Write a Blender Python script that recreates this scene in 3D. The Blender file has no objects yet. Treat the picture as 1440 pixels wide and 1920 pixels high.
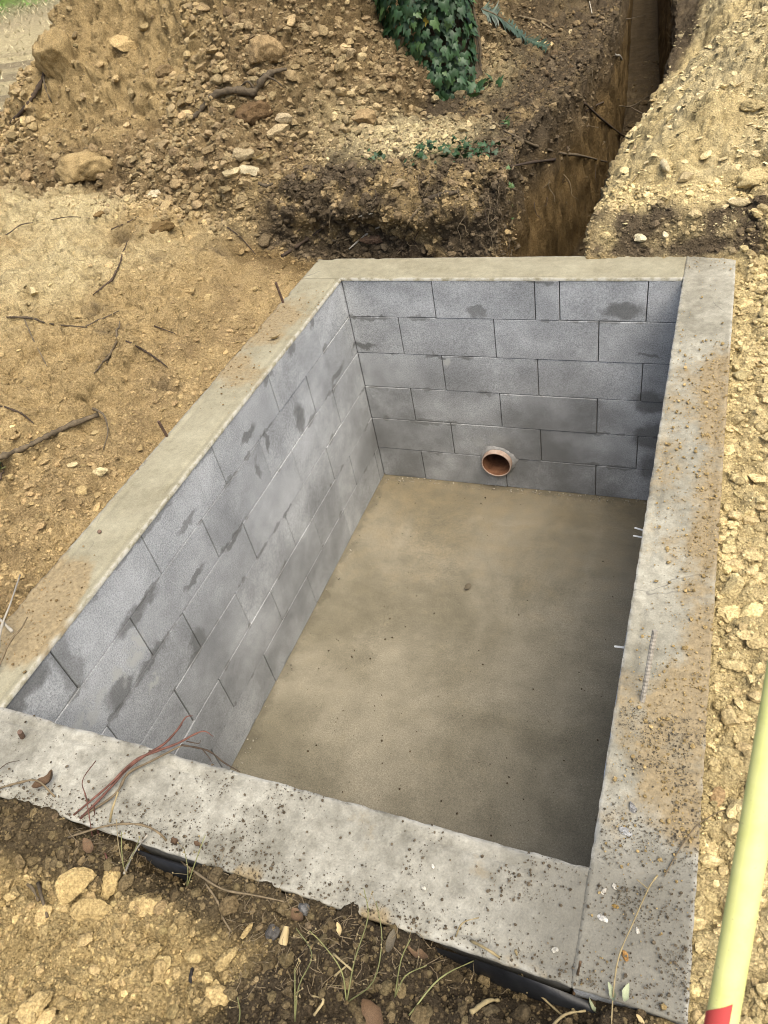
import bpy, bmesh, math, random
import numpy as np
from mathutils import Vector, Matrix, Euler
from mathutils.bvhtree import BVHTree
R = math.radians
SC = bpy.context.scene
COL = SC.collection
rng = np.random.default_rng(7)
random.seed(7)

# ------------------------------------------------------------------ camera
cam = bpy.data.cameras.new("camera"); camo = bpy.data.objects.new("camera", cam); COL.objects.link(camo)
CP = Vector((1.5673, -2.9225, 1.4921)); CE = (0.8333, 0.1708, 0.3479)
camo.location = CP; camo.rotation_euler = CE
cam.sensor_fit = 'VERTICAL'; cam.sensor_height = 36.0; cam.sensor_width = 27.0
cam.lens = 1413.09 / 1920 * 36.0
cam.clip_start = 0.05; cam.clip_end = 6000
cam.dof.use_dof = True; cam.dof.focus_distance = 3.2; cam.dof.aperture_fstop = 13.0
SC.camera = camo
RM = Euler(CE, 'XYZ').to_matrix()

# ------------------------------------------------------------------ sky, sun, exposure
SUN_EL, SUN_AZ = 64.0, 125.0          # azimuth clockwise from +Y
w = bpy.data.worlds.new("World"); SC.world = w; w.use_nodes = True
wn = w.node_tree; wn.nodes.clear()
sky = wn.nodes.new('ShaderNodeTexSky'); sky.sky_type = 'NISHITA'; sky.sun_disc = False
sky.sun_elevation = R(SUN_EL); sky.sun_rotation = R(SUN_AZ)
sky.air_density = 1.0; sky.dust_density = 6.0; sky.ozone_density = 1.0
bg = wn.nodes.new('ShaderNodeBackground'); bg.inputs[1].default_value = 0.12
wo = wn.nodes.new('ShaderNodeOutputWorld')
wn.links.new(sky.outputs[0], bg.inputs[0]); wn.links.new(bg.outputs[0], wo.inputs[0])
sl = bpy.data.lights.new("sun", 'SUN'); slo = bpy.data.objects.new("sun", sl); COL.objects.link(slo)
sl.energy = 1.9; sl.angle = R(50); sl.color = (1.0, 0.93, 0.78)
sd = Vector((math.sin(R(SUN_AZ)) * math.cos(R(SUN_EL)), math.cos(R(SUN_AZ)) * math.cos(R(SUN_EL)), math.sin(R(SUN_EL))))
slo.rotation_euler = sd.to_track_quat('Z', 'Y').to_euler()
SC.cycles.use_denoising = True; SC.cycles.pixel_filter_type = 'BLACKMAN_HARRIS'; SC.cycles.filter_width = 0.95
SC.view_settings.view_transform = 'Standard'; SC.view_settings.look = 'None'
SC.view_settings.gamma = 1.0; SC.view_settings.use_curve_mapping = False
SC.view_settings.exposure = 0.95

# ------------------------------------------------------------------ helpers
def tag(o, label=None, cat=None, group=None, kind=None):
    if label: o['label'] = label
    if cat: o['category'] = cat
    if group: o['group'] = group
    if kind: o['kind'] = kind
    return o
def mesh_np(name, V, F, mat=None, smooth=True, colors=None):
    """V (n,3); F (m,k) uniform polygons."""
    V = np.asarray(V, np.float32); F = np.asarray(F, np.int32)
    me = bpy.data.meshes.new(name)
    me.vertices.add(len(V)); me.vertices.foreach_set('co', V.ravel())
    m, k = F.shape
    me.loops.add(m * k); me.loops.foreach_set('vertex_index', F.ravel())
    me.polygons.add(m)
    me.polygons.foreach_set('loop_start', np.arange(0, m * k, k, dtype=np.int32))
    me.polygons.foreach_set('loop_total', np.full(m, k, np.int32))
    me.polygons.foreach_set('use_smooth', np.full(m, smooth, bool))
    me.update(calc_edges=True)
    if colors is not None:
        a = me.color_attributes.new('tint', 'FLOAT_COLOR', 'POINT')
        c = np.ones((len(V), 4), np.float32); c[:, :3] = colors
        a.data.foreach_set('color', c.ravel())
    if mat: me.materials.append(mat)
    return me
def obj(name, me, parent=None):
    o = bpy.data.objects.new(name, me); COL.objects.link(o)
    if parent: o.parent = parent
    return o
def empty(name, loc=(0, 0, 0), rot=(0, 0, 0)):
    o = bpy.data.objects.new(name, None); COL.objects.link(o); o.location = loc; o.rotation_euler = rot
    o.empty_display_size = 0.1
    return o
def sstep(x, a, b):
    t = np.clip((x - a) / (b - a), 0, 1); return t * t * (3 - 2 * t)
def smin(a, b, k):
    h = np.clip(.5 + .5 * (b - a) / k, 0, 1); return b * (1 - h) + a * h - k * h * (1 - h)
def _h(i, j, k, s):
    n = (i * 73856093) ^ (j * 19349663) ^ (k * 83492791) ^ (s * 2654435761)
    n = n & 0xffffffff
    n = ((n ^ (n >> 15)) * 2246822519) & 0xffffffff
    n = ((n ^ (n >> 13)) * 3266489917) & 0xffffffff
    n = n ^ (n >> 16)
    return n.astype(np.float64) / 4294967295.0 * 2 - 1
NROT = np.array(Euler((.61, .83, .47)).to_matrix())
def noise(P, f, s=0):
    """value noise in [-1,1] at points P*f"""
    Q = (np.asarray(P, np.float64) @ NROT) * f + .37 * s
    I = np.floor(Q).astype(np.int64); T = Q - I; T = T * T * T * (T * (T * 6 - 15) + 10)
    i, j, k = I[..., 0], I[..., 1], I[..., 2]; a, b, c = T[..., 0], T[..., 1], T[..., 2]
    r = 0
    for dx in (0, 1):
        for dy in (0, 1):
            for dz in (0, 1):
                wgt = (a if dx else 1 - a) * (b if dy else 1 - b) * (c if dz else 1 - c)
                r = r + wgt * _h(i + dx, j + dy, k + dz, s)
    return r
def fbm(P, f, o, s=0, g=.5):
    r = 0; a = 1; t = 0
    for n in range(o):
        r = r + a * noise(P, f * (2.03 ** n), s + n * 17); t += a; a *= g
    return r / t
def billow(P, f, o, s=0, g=.5):
    r = 0; a = 1; t = 0
    for n in range(o):
        r = r + a * (1 - 2.6 * np.abs(noise(P, f * (2.03 ** n), s + n * 17)).clip(0, .5)); t += a; a *= g
    return -r / t
def P3(x, y, z=None):
    return np.stack([x, y, np.zeros_like(x) if z is None else z], -1)

# ------------------------------------------------------------------ materials
def new_mat(name):
    m = bpy.data.materials.new(name); m.use_nodes = True
    nt = m.node_tree; b = nt.nodes['Principled BSDF']
    b.inputs['Specular IOR Level'].default_value = 0.25
    return m, nt, b
def N(nt, t, **kw):
    n = nt.nodes.new(t)
    for k, v in kw.items():
        if k.startswith('i_'): n.inputs[k[2:].replace('_', ' ')].default_value = v
        else: setattr(n, k, v)
    return n
def L(nt, a, b): nt.links.new(a, b)
def tex(nt, scale, detail=4, rough=.55, vec=None, dist=0.0):
    n = N(nt, 'ShaderNodeTexNoise'); n.inputs['Scale'].default_value = scale
    n.inputs['Detail'].default_value = detail; n.inputs['Roughness'].default_value = rough
    n.inputs['Distortion'].default_value = dist
    if vec is not None: L(nt, vec, n.inputs['Vector'])
    return n.outputs[0]
def rng_map(nt, v, a, b, c=0., d=1., smooth=False):
    n = N(nt, 'ShaderNodeMapRange'); L(nt, v, n.inputs['Value'])
    if smooth: n.interpolation_type = 'SMOOTHSTEP'
    for k, x in zip(('From Min', 'From Max', 'To Min', 'To Max'), (a, b, c, d)): n.inputs[k].default_value = x
    return n.outputs[0]
def mixc(nt, fac, a, b, mode='MIX'):
    n = N(nt, 'ShaderNodeMix', data_type='RGBA', blend_type=mode)
    for s, v in ((0, fac), (6, a), (7, b)):
        if hasattr(v, 'links'): L(nt, v, n.inputs[s])
        else: n.inputs[s].default_value = v if s == 0 else (tuple(v) + (1,))[:4]
    return n.outputs[2]
def math_n(nt, op, a, b=None):
    n = N(nt, 'ShaderNodeMath', operation=op)
    for s, v in ((0, a), (1, b)):
        if v is None: continue
        if hasattr(v, 'links'): L(nt, v, n.inputs[s])
        else: n.inputs[s].default_value = v
    return n.outputs[0]
def bump(nt, b, h, strength, dist, prev=None):
    n = N(nt, 'ShaderNodeBump'); n.inputs['Strength'].default_value = strength; n.inputs['Distance'].default_value = dist
    L(nt, h, n.inputs['Height'])
    if prev is not None: L(nt, prev, n.inputs['Normal'])
    L(nt, n.outputs[0], b.inputs['Normal'])
    return n.outputs[0]
def wpos(nt): return N(nt, 'ShaderNodeNewGeometry').outputs['Position']

def soil_material(name, src, bump_s=1.0, fine=1.0):
    m, nt, b = new_mat(name)
    if src == 'attr':
        c = N(nt, 'ShaderNodeAttribute', attribute_name='tint').outputs['Color']; v = wpos(nt)
    else:
        c = N(nt, 'ShaderNodeObjectInfo').outputs['Color']; v = wpos(nt)
    n1 = tex(nt, 14, 6, .65, v); n2 = tex(nt, 150, 5, .8, v)
    c1 = mixc(nt, rng_map(nt, n1, .3, .7), (.74, .73, .70), (1.2, 1.2, 1.18))
    c2 = mixc(nt, rng_map(nt, n2, .33, .67), (.50, .48, .45), (1.42, 1.42, 1.40))
    k = mixc(nt, 1.0, c, c1, 'MULTIPLY'); k = mixc(nt, 1.0, k, c2, 'MULTIPLY')
    # pale chalky grains
    vo = N(nt, 'ShaderNodeTexVoronoi'); vo.inputs['Scale'].default_value = 150; L(nt, v, vo.inputs['Vector'])
    g = math_n(nt, 'MULTIPLY', rng_map(nt, vo.outputs['Distance'], .18, .1), rng_map(nt, n1, .48, .62))
    k = mixc(nt, math_n(nt, 'MULTIPLY', g, .5), k, mixc(nt, 1.0, c, (1.7, 1.7, 1.7), 'MULTIPLY'))
    L(nt, k, b.inputs['Base Color']); b.inputs['Roughness'].default_value = 1.0
    b.inputs['Specular IOR Level'].default_value = 0.08
    h1 = tex(nt, 55 * fine, 6, .7, v); h2 = vo.outputs['Distance']
    p = bump(nt, b, h1, 1.0 * bump_s, .03); bump(nt, b, h2, .5 * bump_s, -.006, p)
    return m
M_SOIL = soil_material('soil', 'attr')
M_RUBBLE = soil_material('rubble', 'attr', .6, 1.5)
M_CLOD = soil_material('clod', 'obj', .6, 1.5)

def plain(name, col, rough=.8, var=.25, scale=40, bs=.3, spec=.25, tr=0):
    m, nt, b = new_mat(name); v = N(nt, 'ShaderNodeTexCoord').outputs['Object']
    n = tex(nt, scale, 5, .6, v)
    d = tuple(c * (1 - var) for c in col); u = tuple(min(1, c * (1 + var)) for c in col)
    k = mixc(nt, rng_map(nt, n, .3, .7), d, u)
    oi = N(nt, 'ShaderNodeObjectInfo')
    k = mixc(nt, 1.0, k, mixc(nt, oi.outputs['Random'], (.8, .8, .8), (1.2, 1.2, 1.15)), 'MULTIPLY')
    L(nt, k, b.inputs['Base Color']); b.inputs['Roughness'].default_value = rough
    b.inputs['Specular IOR Level'].default_value = spec
    if bs: bump(nt, b, n, bs, .004)
    return m
M_BARK = plain('bark', (.095, .075, .05), .9, .5, 60, .8)
M_ROOT = plain('root_pale', (.135, .105, .066), .9, .35, 60, .5)
M_ROOTD = plain('root_dark', (.06, .043, .03), .9, .4, 60, .5)
M_TWIGR = plain('twig_red', (.10, .045, .034), .7, .5, 50, .4)
M_TWIGW = plain('twig_white', (.36, .335, .28), .8, .2, 50, .4)
M_STRAW = plain('straw', (.26, .21, .115), .7, .3, 40, .2)
M_GREENSTEM = plain('green_stem', (.17, .175, .075), .6, .3, 40, .2)
M_DRYLEAF = plain('dry_leaf', (.105, .066, .038), .7, .4, 30, .3)
M_PALELEAF = plain('pale_leaf', (.46, .36, .19), .7, .25, 30, .3)
M_GREYLEAF = plain('grey_leaf', (.13, .11, .075), .7, .35, 30, .3)
M_SAGELEAF = plain('sage_leaf', (.27, .30, .20), .6, .25, 30, .2)
M_IVY = plain('ivy_leaf', (.022, .058, .019), .5, .5, 25, .25, .45)
M_IVYL = plain('ivy_leaf_light', (.055, .11, .03), .5, .4, 25, .25, .45)
M_IVYY = plain('ivy_leaf_yellow', (.5, .38, .05), .5, .25, 25, .2)
M_FERN = plain('fern_leaf', (.03, .055, .036), .5, .5, 30, .1, .5)
M_GRASS = plain('grass_blade', (.13, .24, .045), .6, .4, 3, 0)
M_DRYGRASS = plain('dry_grass', (.48, .41, .25), .8, .4, 3, 0)
M_RUST = plain('rusty_steel', (.10, .06, .04), .7, .5, 90, .4, .5)
M_STEEL = plain('dull_steel', (.26, .24, .21), .5, .4, 90, .4, .5)
M_WHITE = plain('white_plastic', (.78, .78, .74), .5, .05, 20, 0)
M_BLACK = plain('black_membrane', (.012, .013, .015), .4, .3, 30, .3, .4)
M_BLUE = plain('slate', (.17, .17, .18), .8, .25, 40, .4)

SPOTS_D = [  # damp or dirty marks on the blocks: centre, half sizes, strength
    ((1.28, .045, -.15), (.10, .1, .045), 1.0), ((.05, .045, -.36), (.07, .1, .022), 1.0), ((.64, .045, -.16), (.05, .1, .03), .8),
    ((1.40, .045, -.60), (.09, .1, .07), 1.0), ((1.42, .045, -.80), (.10, .1, .09), 1.0), ((1.44, .045, -.98), (.08, .1, .09), .8),
    ((1.38, .045, -.36), (.05, .1, .012), .8), ((.40, .045, -.41), (.06, .1, .012), .9), ((.55, .045, -.41), (.05, .1, .012), .8),
    ((.92, .045, -.005), (.10, .1, .03), .9), ((.10, .045, -.205), (.12, .1, .01), .8), ((1.1, .045, -.72), (.25, .1, .12), .35),
    ((0, -.60, -.33), (.1, .05, .07), .9), ((0, -.98, -.13), (.1, .06, .022), .9), ((0, -1.0, -.29), (.1, .02, .06), .8),
    ((0, -1.46, -.15), (.1, .06, .025), .8), ((0, -1.54, -.35), (.1, .07, .02), .9), ((0, -.88, -.25), (.1, .018, .06), .9),
    ((0, -1.28, -.40), (.1, .10, .02), .9), ((0, -1.82, -.21), (.1, .13, .035), .9), ((0, -1.66, -.56), (.1, .05, .05), .8),
    ((0, -2.02, -.36), (.1, .08, .06), .9), ((0, -2.25, -.03), (.1, .15, .05), 1.0), ((0, -2.10, -.10), (.1, .05, .12), .7),
    ((0, -.75, -.02), (.1, .05, .03), .8), ((0, -.52, -.02), (.1, .04, .03), .8), ((0, -.31, -.02), (.1, .025, .05), .9),
    ((0, -.20, -.36), (.1, .09, .02), .8), ((0, -1.86, -.40), (.1, .12, .025), .8), ((0, -1.3, -.015), (.1, .25, .014), .6),
    ((0, -1.70, -.015), (.1, .3, .012), .7)]
SPOTS_L = [((0, -1.90, -.30), (.1, .05, .07), 1.0), ((0, -2.0, -.31), (.1, .035, .05), 1.0), ((0, -1.90, -.48), (.1, .05, .035), .9),
    ((0, -2.15, -.30), (.1, .10, .05), .7), ((.72, .045, -1.12), (.018, .1, .08), 1.0), ((.885, .045, -1.05), (.006, .1, .16), .9),
    ((.46, .045, -.43), (.03, .1, .03), .9), ((.67, .045, -.90), (.13, .1, .07), .5)]
def block_material():
    m, nt, b = new_mat('concrete_block'); v = wpos(nt)
    oi = N(nt, 'ShaderNodeObjectInfo').outputs['Random']
    big = tex(nt, 2.6, 4, .55, v); mid = tex(nt, 14, 5, .6, v); fine = tex(nt, 190, 3, .7, v); grit = tex(nt, 420, 2, .6, v)
    k = mixc(nt, rng_map(nt, big, .33, .67, smooth=True), (.285, .298, .305), (.41, .427, .434))
    k = mixc(nt, 1.0, k, mixc(nt, oi, (.90, .90, .90), (1.1, 1.1, 1.1)), 'MULTIPLY')
    k = mixc(nt, 1.0, k, mixc(nt, rng_map(nt, mid, .3, .7), (.86, .86, .86), (1.12, 1.12, 1.12)), 'MULTIPLY')
    k = mixc(nt, 1.0, k, mixc(nt, rng_map(nt, fine, .3, .7), (.60, .60, .60), (1.34, 1.34, 1.34)), 'MULTIPLY')
    vp = N(nt, 'ShaderNodeTexVoronoi'); vp.inputs['Scale'].default_value = 130; L(nt, v, vp.inputs['Vector'])
    k = mixc(nt, math_n(nt, 'MULTIPLY', rng_map(nt, vp.outputs['Distance'], .22, .10), math_n(nt, 'MULTIPLY', rng_map(nt, mid, .42, .6), .5)), k, (.13, .135, .135))
    # lime bloom as pale speckle
    bl = math_n(nt, 'MULTIPLY', rng_map(nt, tex(nt, 3.7, 4, .6, v), .52, .66, smooth=True), rng_map(nt, grit, .5, .62))
    k = mixc(nt, math_n(nt, 'MULTIPLY', bl, .65), k, (.55, .565, .58))
    # mortar smears along the bed joints
    sep = N(nt, 'ShaderNodeSeparateXYZ'); L(nt, v, sep.inputs[0])
    fz = math_n(nt, 'PINGPONG', sep.outputs['Z'], .1)     # 0 at the bed joints
    jd = math_n(nt, 'SUBTRACT', fz, math_n(nt, 'MULTIPLY', rng_map(nt, tex(nt, 9, 3, .6, v), .54, .72), .028))
    js = rng_map(nt, jd, .002, -.003)
    k = mixc(nt, math_n(nt, 'MULTIPLY', js, .55), k, (.13, .132, .125))
    wob = tex(nt, 16, 4, .6, v)
    wv = N(nt, 'ShaderNodeTexNoise'); wv.inputs['Scale'].default_value = 18; wv.inputs['Detail'].default_value = 4; L(nt, v, wv.inputs['Vector'])
    wvv = N(nt, 'ShaderNodeVectorMath', operation='MULTIPLY_ADD'); L(nt, wv.outputs['Color'], wvv.inputs[0])
    wvv.inputs[1].default_value = (.09, .09, .09); wvv.inputs[2].default_value = (-.045, -.045, -.045)
    wp = N(nt, 'ShaderNodeVectorMath', operation='ADD'); L(nt, v, wp.inputs[0]); L(nt, wvv.outputs[0], wp.inputs[1])
    def spots(lst):
        acc = None
        for c, r, s in lst:
            q = N(nt, 'ShaderNodeVectorMath', operation='SUBTRACT'); L(nt, wp.outputs[0], q.inputs[0]); q.inputs[1].default_value = c
            q2 = N(nt, 'ShaderNodeVectorMath', operation='DIVIDE'); L(nt, q.outputs[0], q2.inputs[0]); q2.inputs[1].default_value = r
            ln = N(nt, 'ShaderNodeVectorMath', operation='LENGTH'); L(nt, q2.outputs[0], ln.inputs[0])
            f = rng_map(nt, ln.outputs['Value'], 1.15, .55, 0, s, True)
            acc = f if acc is None else math_n(nt, 'MAXIMUM', acc, f)
        return acc
    dk = spots(SPOTS_D); lt = spots(SPOTS_L)
    k = mixc(nt, math_n(nt, 'MULTIPLY', dk, .7), k, (.085, .086, .08))
    k = mixc(nt, math_n(nt, 'MULTIPLY', lt, rng_map(nt, wob, .44, .52)), k, (.44, .45, .43))
    # lower courses toned darker in patches, most strongly on the far wall
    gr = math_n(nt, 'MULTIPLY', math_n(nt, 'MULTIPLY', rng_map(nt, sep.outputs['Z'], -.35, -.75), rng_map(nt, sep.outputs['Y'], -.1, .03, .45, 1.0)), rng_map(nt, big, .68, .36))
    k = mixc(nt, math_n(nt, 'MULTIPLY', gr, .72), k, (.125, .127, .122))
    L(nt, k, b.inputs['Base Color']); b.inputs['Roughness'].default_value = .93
    p = bump(nt, b, fine, .42, .005); bump(nt, b, grit, .3, .003, p)
    return m
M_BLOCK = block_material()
M_MORTAR = plain('mortar', (.105, .105, .10), .95, .3, 60, .3)

def cap_material():
    m, nt, b = new_mat('cap_concrete'); v = wpos(nt)
    at = N(nt, 'ShaderNodeAttribute', attribute_name='tint').outputs['Color']
    sp = N(nt, 'ShaderNodeSeparateColor'); L(nt, at, sp.inputs[0])
    big = tex(nt, 5, 5, .6, v); mid = tex(nt, 30, 5, .65, v); fine = tex(nt, 220, 3, .7, v)
    smooth_c = mixc(nt, rng_map(nt, big, .35, .65), (.225, .205, .135), (.285, .265, .18))
    rough_c = mixc(nt, rng_map(nt, big, .35, .65), (.20, .194, .16), (.35, .342, .29))
    k = mixc(nt, math_n(nt, 'MINIMUM', sp.outputs[2], 1.0), smooth_c, rough_c)
    mc = mixc(nt, math_n(nt, 'MINIMUM', sp.outputs[2], 1.0), mixc(nt, rng_map(nt, mid, .3, .7), (.88, .88, .88), (1.08, 1.08, 1.08)), mixc(nt, rng_map(nt, mid, .3, .7), (.66, .65, .63), (1.2, 1.2, 1.2)))
    k = mixc(nt, 1.0, k, mc, 'MULTIPLY')
    k = mixc(nt, 1.0, k, mixc(nt, rng_map(nt, fine, .3, .7), (.84, .84, .84), (1.14, 1.14, 1.14)), 'MULTIPLY')
    k = mixc(nt, math_n(nt, 'MULTIPLY', rng_map(nt, sp.outputs[2], 1.0, 2.0), rng_map(nt, mid, .10, .55)), k, (.105, .10, .083))
    ew = math_n(nt, 'MULTIPLY', sp.outputs[1], rng_map(nt, mid, .38, .56))
    k = mixc(nt, math_n(nt, 'MULTIPLY', ew, .8), k, (.43, .425, .38))
    # small dark pits
    vo = N(nt, 'ShaderNodeTexVoronoi'); vo.inputs['Scale'].default_value = 60; L(nt, v, vo.inputs['Vector'])
    pits = math_n(nt, 'MULTIPLY', rng_map(nt, vo.outputs['Distance'], .16, .08), rng_map(nt, mid, .5, .6))
    k = mixc(nt, math_n(nt, 'MULTIPLY', pits, math_n(nt, 'MULTIPLY', sp.outputs[2], .8)), k, (.09, .085, .07))
    # hairline cracks
    vc = N(nt, 'ShaderNodeTexVoronoi', feature='DISTANCE_TO_EDGE'); vc.inputs['Scale'].default_value = 2.1
    wv = N(nt, 'ShaderNodeVectorMath', operation='MULTIPLY_ADD'); nz = N(nt, 'ShaderNodeTexNoise'); nz.inputs['Scale'].default_value = 9
    L(nt, v, nz.inputs['Vector']); L(nt, nz.outputs['Color'], wv.inputs[0]); wv.inputs[1].default_value = (.16,) * 3; L(nt, v, wv.inputs[2])
    L(nt, wv.outputs[0], vc.inputs['Vector'])
    cr = math_n(nt, 'MULTIPLY', rng_map(nt, vc.outputs['Distance'], .006, .002), rng_map(nt, tex(nt, 4.1, 2, .5, v), .55, .6))
    k = mixc(nt, math_n(nt, 'MULTIPLY', cr, .6), k, (.12, .115, .10))
    # earth film
    dm = rng_map(nt, math_n(nt, 'ADD', sp.outputs[0], math_n(nt, 'MULTIPLY', math_n(nt, 'SUBTRACT', tex(nt, 22, 6, .7, v), .5), 1.1)), .32, .72)
    dirt = mixc(nt, rng_map(nt, tex(nt, 90, 4, .7, v), .3, .7), (.16, .125, .072), (.31, .245, .14))
    k = mixc(nt, math_n(nt, 'MULTIPLY', dm, .92), k, dirt)
    L(nt, k, b.inputs['Base Color']); b.inputs['Roughness'].default_value = .92
    p = bump(nt, b, mid, .16, .005); bump(nt, b, fine, .55, .003, p)
    return m
M_CAP = cap_material()

def floor_material():
    m, nt, b = new_mat('floor_concrete'); v = wpos(nt)
    sep = N(nt, 'ShaderNodeSeparateXYZ'); L(nt, v, sep.inputs[0])
    big = tex(nt, 1.7, 5, .6, v, .4); mid = tex(nt, 11, 5, .65, v); fine = tex(nt, 160, 4, .7, v)
    k = mixc(nt, rng_map(nt, big, .35, .65, smooth=True), (.150, .135, .094), (.230, .209, .155))
    silt = math_n(nt, 'ADD', rng_map(nt, sep.outputs['Y'], -.9, .05, 0, .6), math_n(nt, 'MULTIPLY', math_n(nt, 'SUBTRACT', mid, .5), 1.2))
    k = mixc(nt, math_n(nt, 'MULTIPLY', rng_map(nt, silt, .1, .7), .55), k, (.178, .138, .078))
    k = mixc(nt, 1.0, k, mixc(nt, rng_map(nt, mid, .3, .7), (.86, .86, .86), (1.1, 1.1, 1.1)), 'MULTIPLY')
    k = mixc(nt, 1.0, k, mixc(nt, rng_map(nt, fine, .3, .7), (.72, .72, .72), (1.25, 1.25, 1.25)), 'MULTIPLY')
    k = mixc(nt, 1.0, k, mixc(nt, rng_map(nt, tex(nt, 380, 2, .6, v), .3, .7), (.82, .82, .82), (1.16, 1.16, 1.16)), 'MULTIPLY')
    vo = N(nt, 'ShaderNodeTexVoronoi'); vo.inputs['Scale'].default_value = 95; L(nt, v, vo.inputs['Vector'])
    sp = math_n(nt, 'MULTIPLY', rng_map(nt, vo.outputs['Distance'], .14, .07), rng_map(nt, tex(nt, 7, 3, .5, v), .5, .6))
    k = mixc(nt, math_n(nt, 'MULTIPLY', sp, .55), k, (.40, .37, .30))
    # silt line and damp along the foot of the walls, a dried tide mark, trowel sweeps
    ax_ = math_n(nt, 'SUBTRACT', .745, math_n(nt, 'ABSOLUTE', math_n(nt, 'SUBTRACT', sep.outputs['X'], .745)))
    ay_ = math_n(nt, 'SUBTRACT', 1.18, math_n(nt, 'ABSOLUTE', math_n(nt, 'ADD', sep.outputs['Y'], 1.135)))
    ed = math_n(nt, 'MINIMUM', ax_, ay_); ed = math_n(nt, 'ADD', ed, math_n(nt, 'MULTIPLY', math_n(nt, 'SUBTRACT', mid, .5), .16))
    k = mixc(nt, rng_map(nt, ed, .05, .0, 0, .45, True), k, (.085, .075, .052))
    tide = math_n(nt, 'MULTIPLY', rng_map(nt, math_n(nt, 'ABSOLUTE', math_n(nt, 'SUBTRACT', ed, .27)), .035, .0), rng_map(nt, big, .42, .55))
    k = mixc(nt, math_n(nt, 'MULTIPLY', tide, .30), k, (.26, .235, .175))
    st = N(nt, 'ShaderNodeMapping'); L(nt, v, st.inputs[0]); st.inputs['Rotation'].default_value = (0, 0, .5); st.inputs['Scale'].default_value = (3, 26, 1)
    sw = tex(nt, 1.0, 4, .6, st.outputs[0], .6)
    k = mixc(nt, 1.0, k, mixc(nt, rng_map(nt, sw, .35, .65), (.97, .97, .97), (1.03, 1.03, 1.03)), 'MULTIPLY')
    L(nt, k, b.inputs['Base Color']); L(nt, rng_map(nt, big, .3, .7, .62, .85), b.inputs['Roughness'])
    bump(nt, b, fine, .25, .003)
    return m
M_FLOOR = floor_material()

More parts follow.
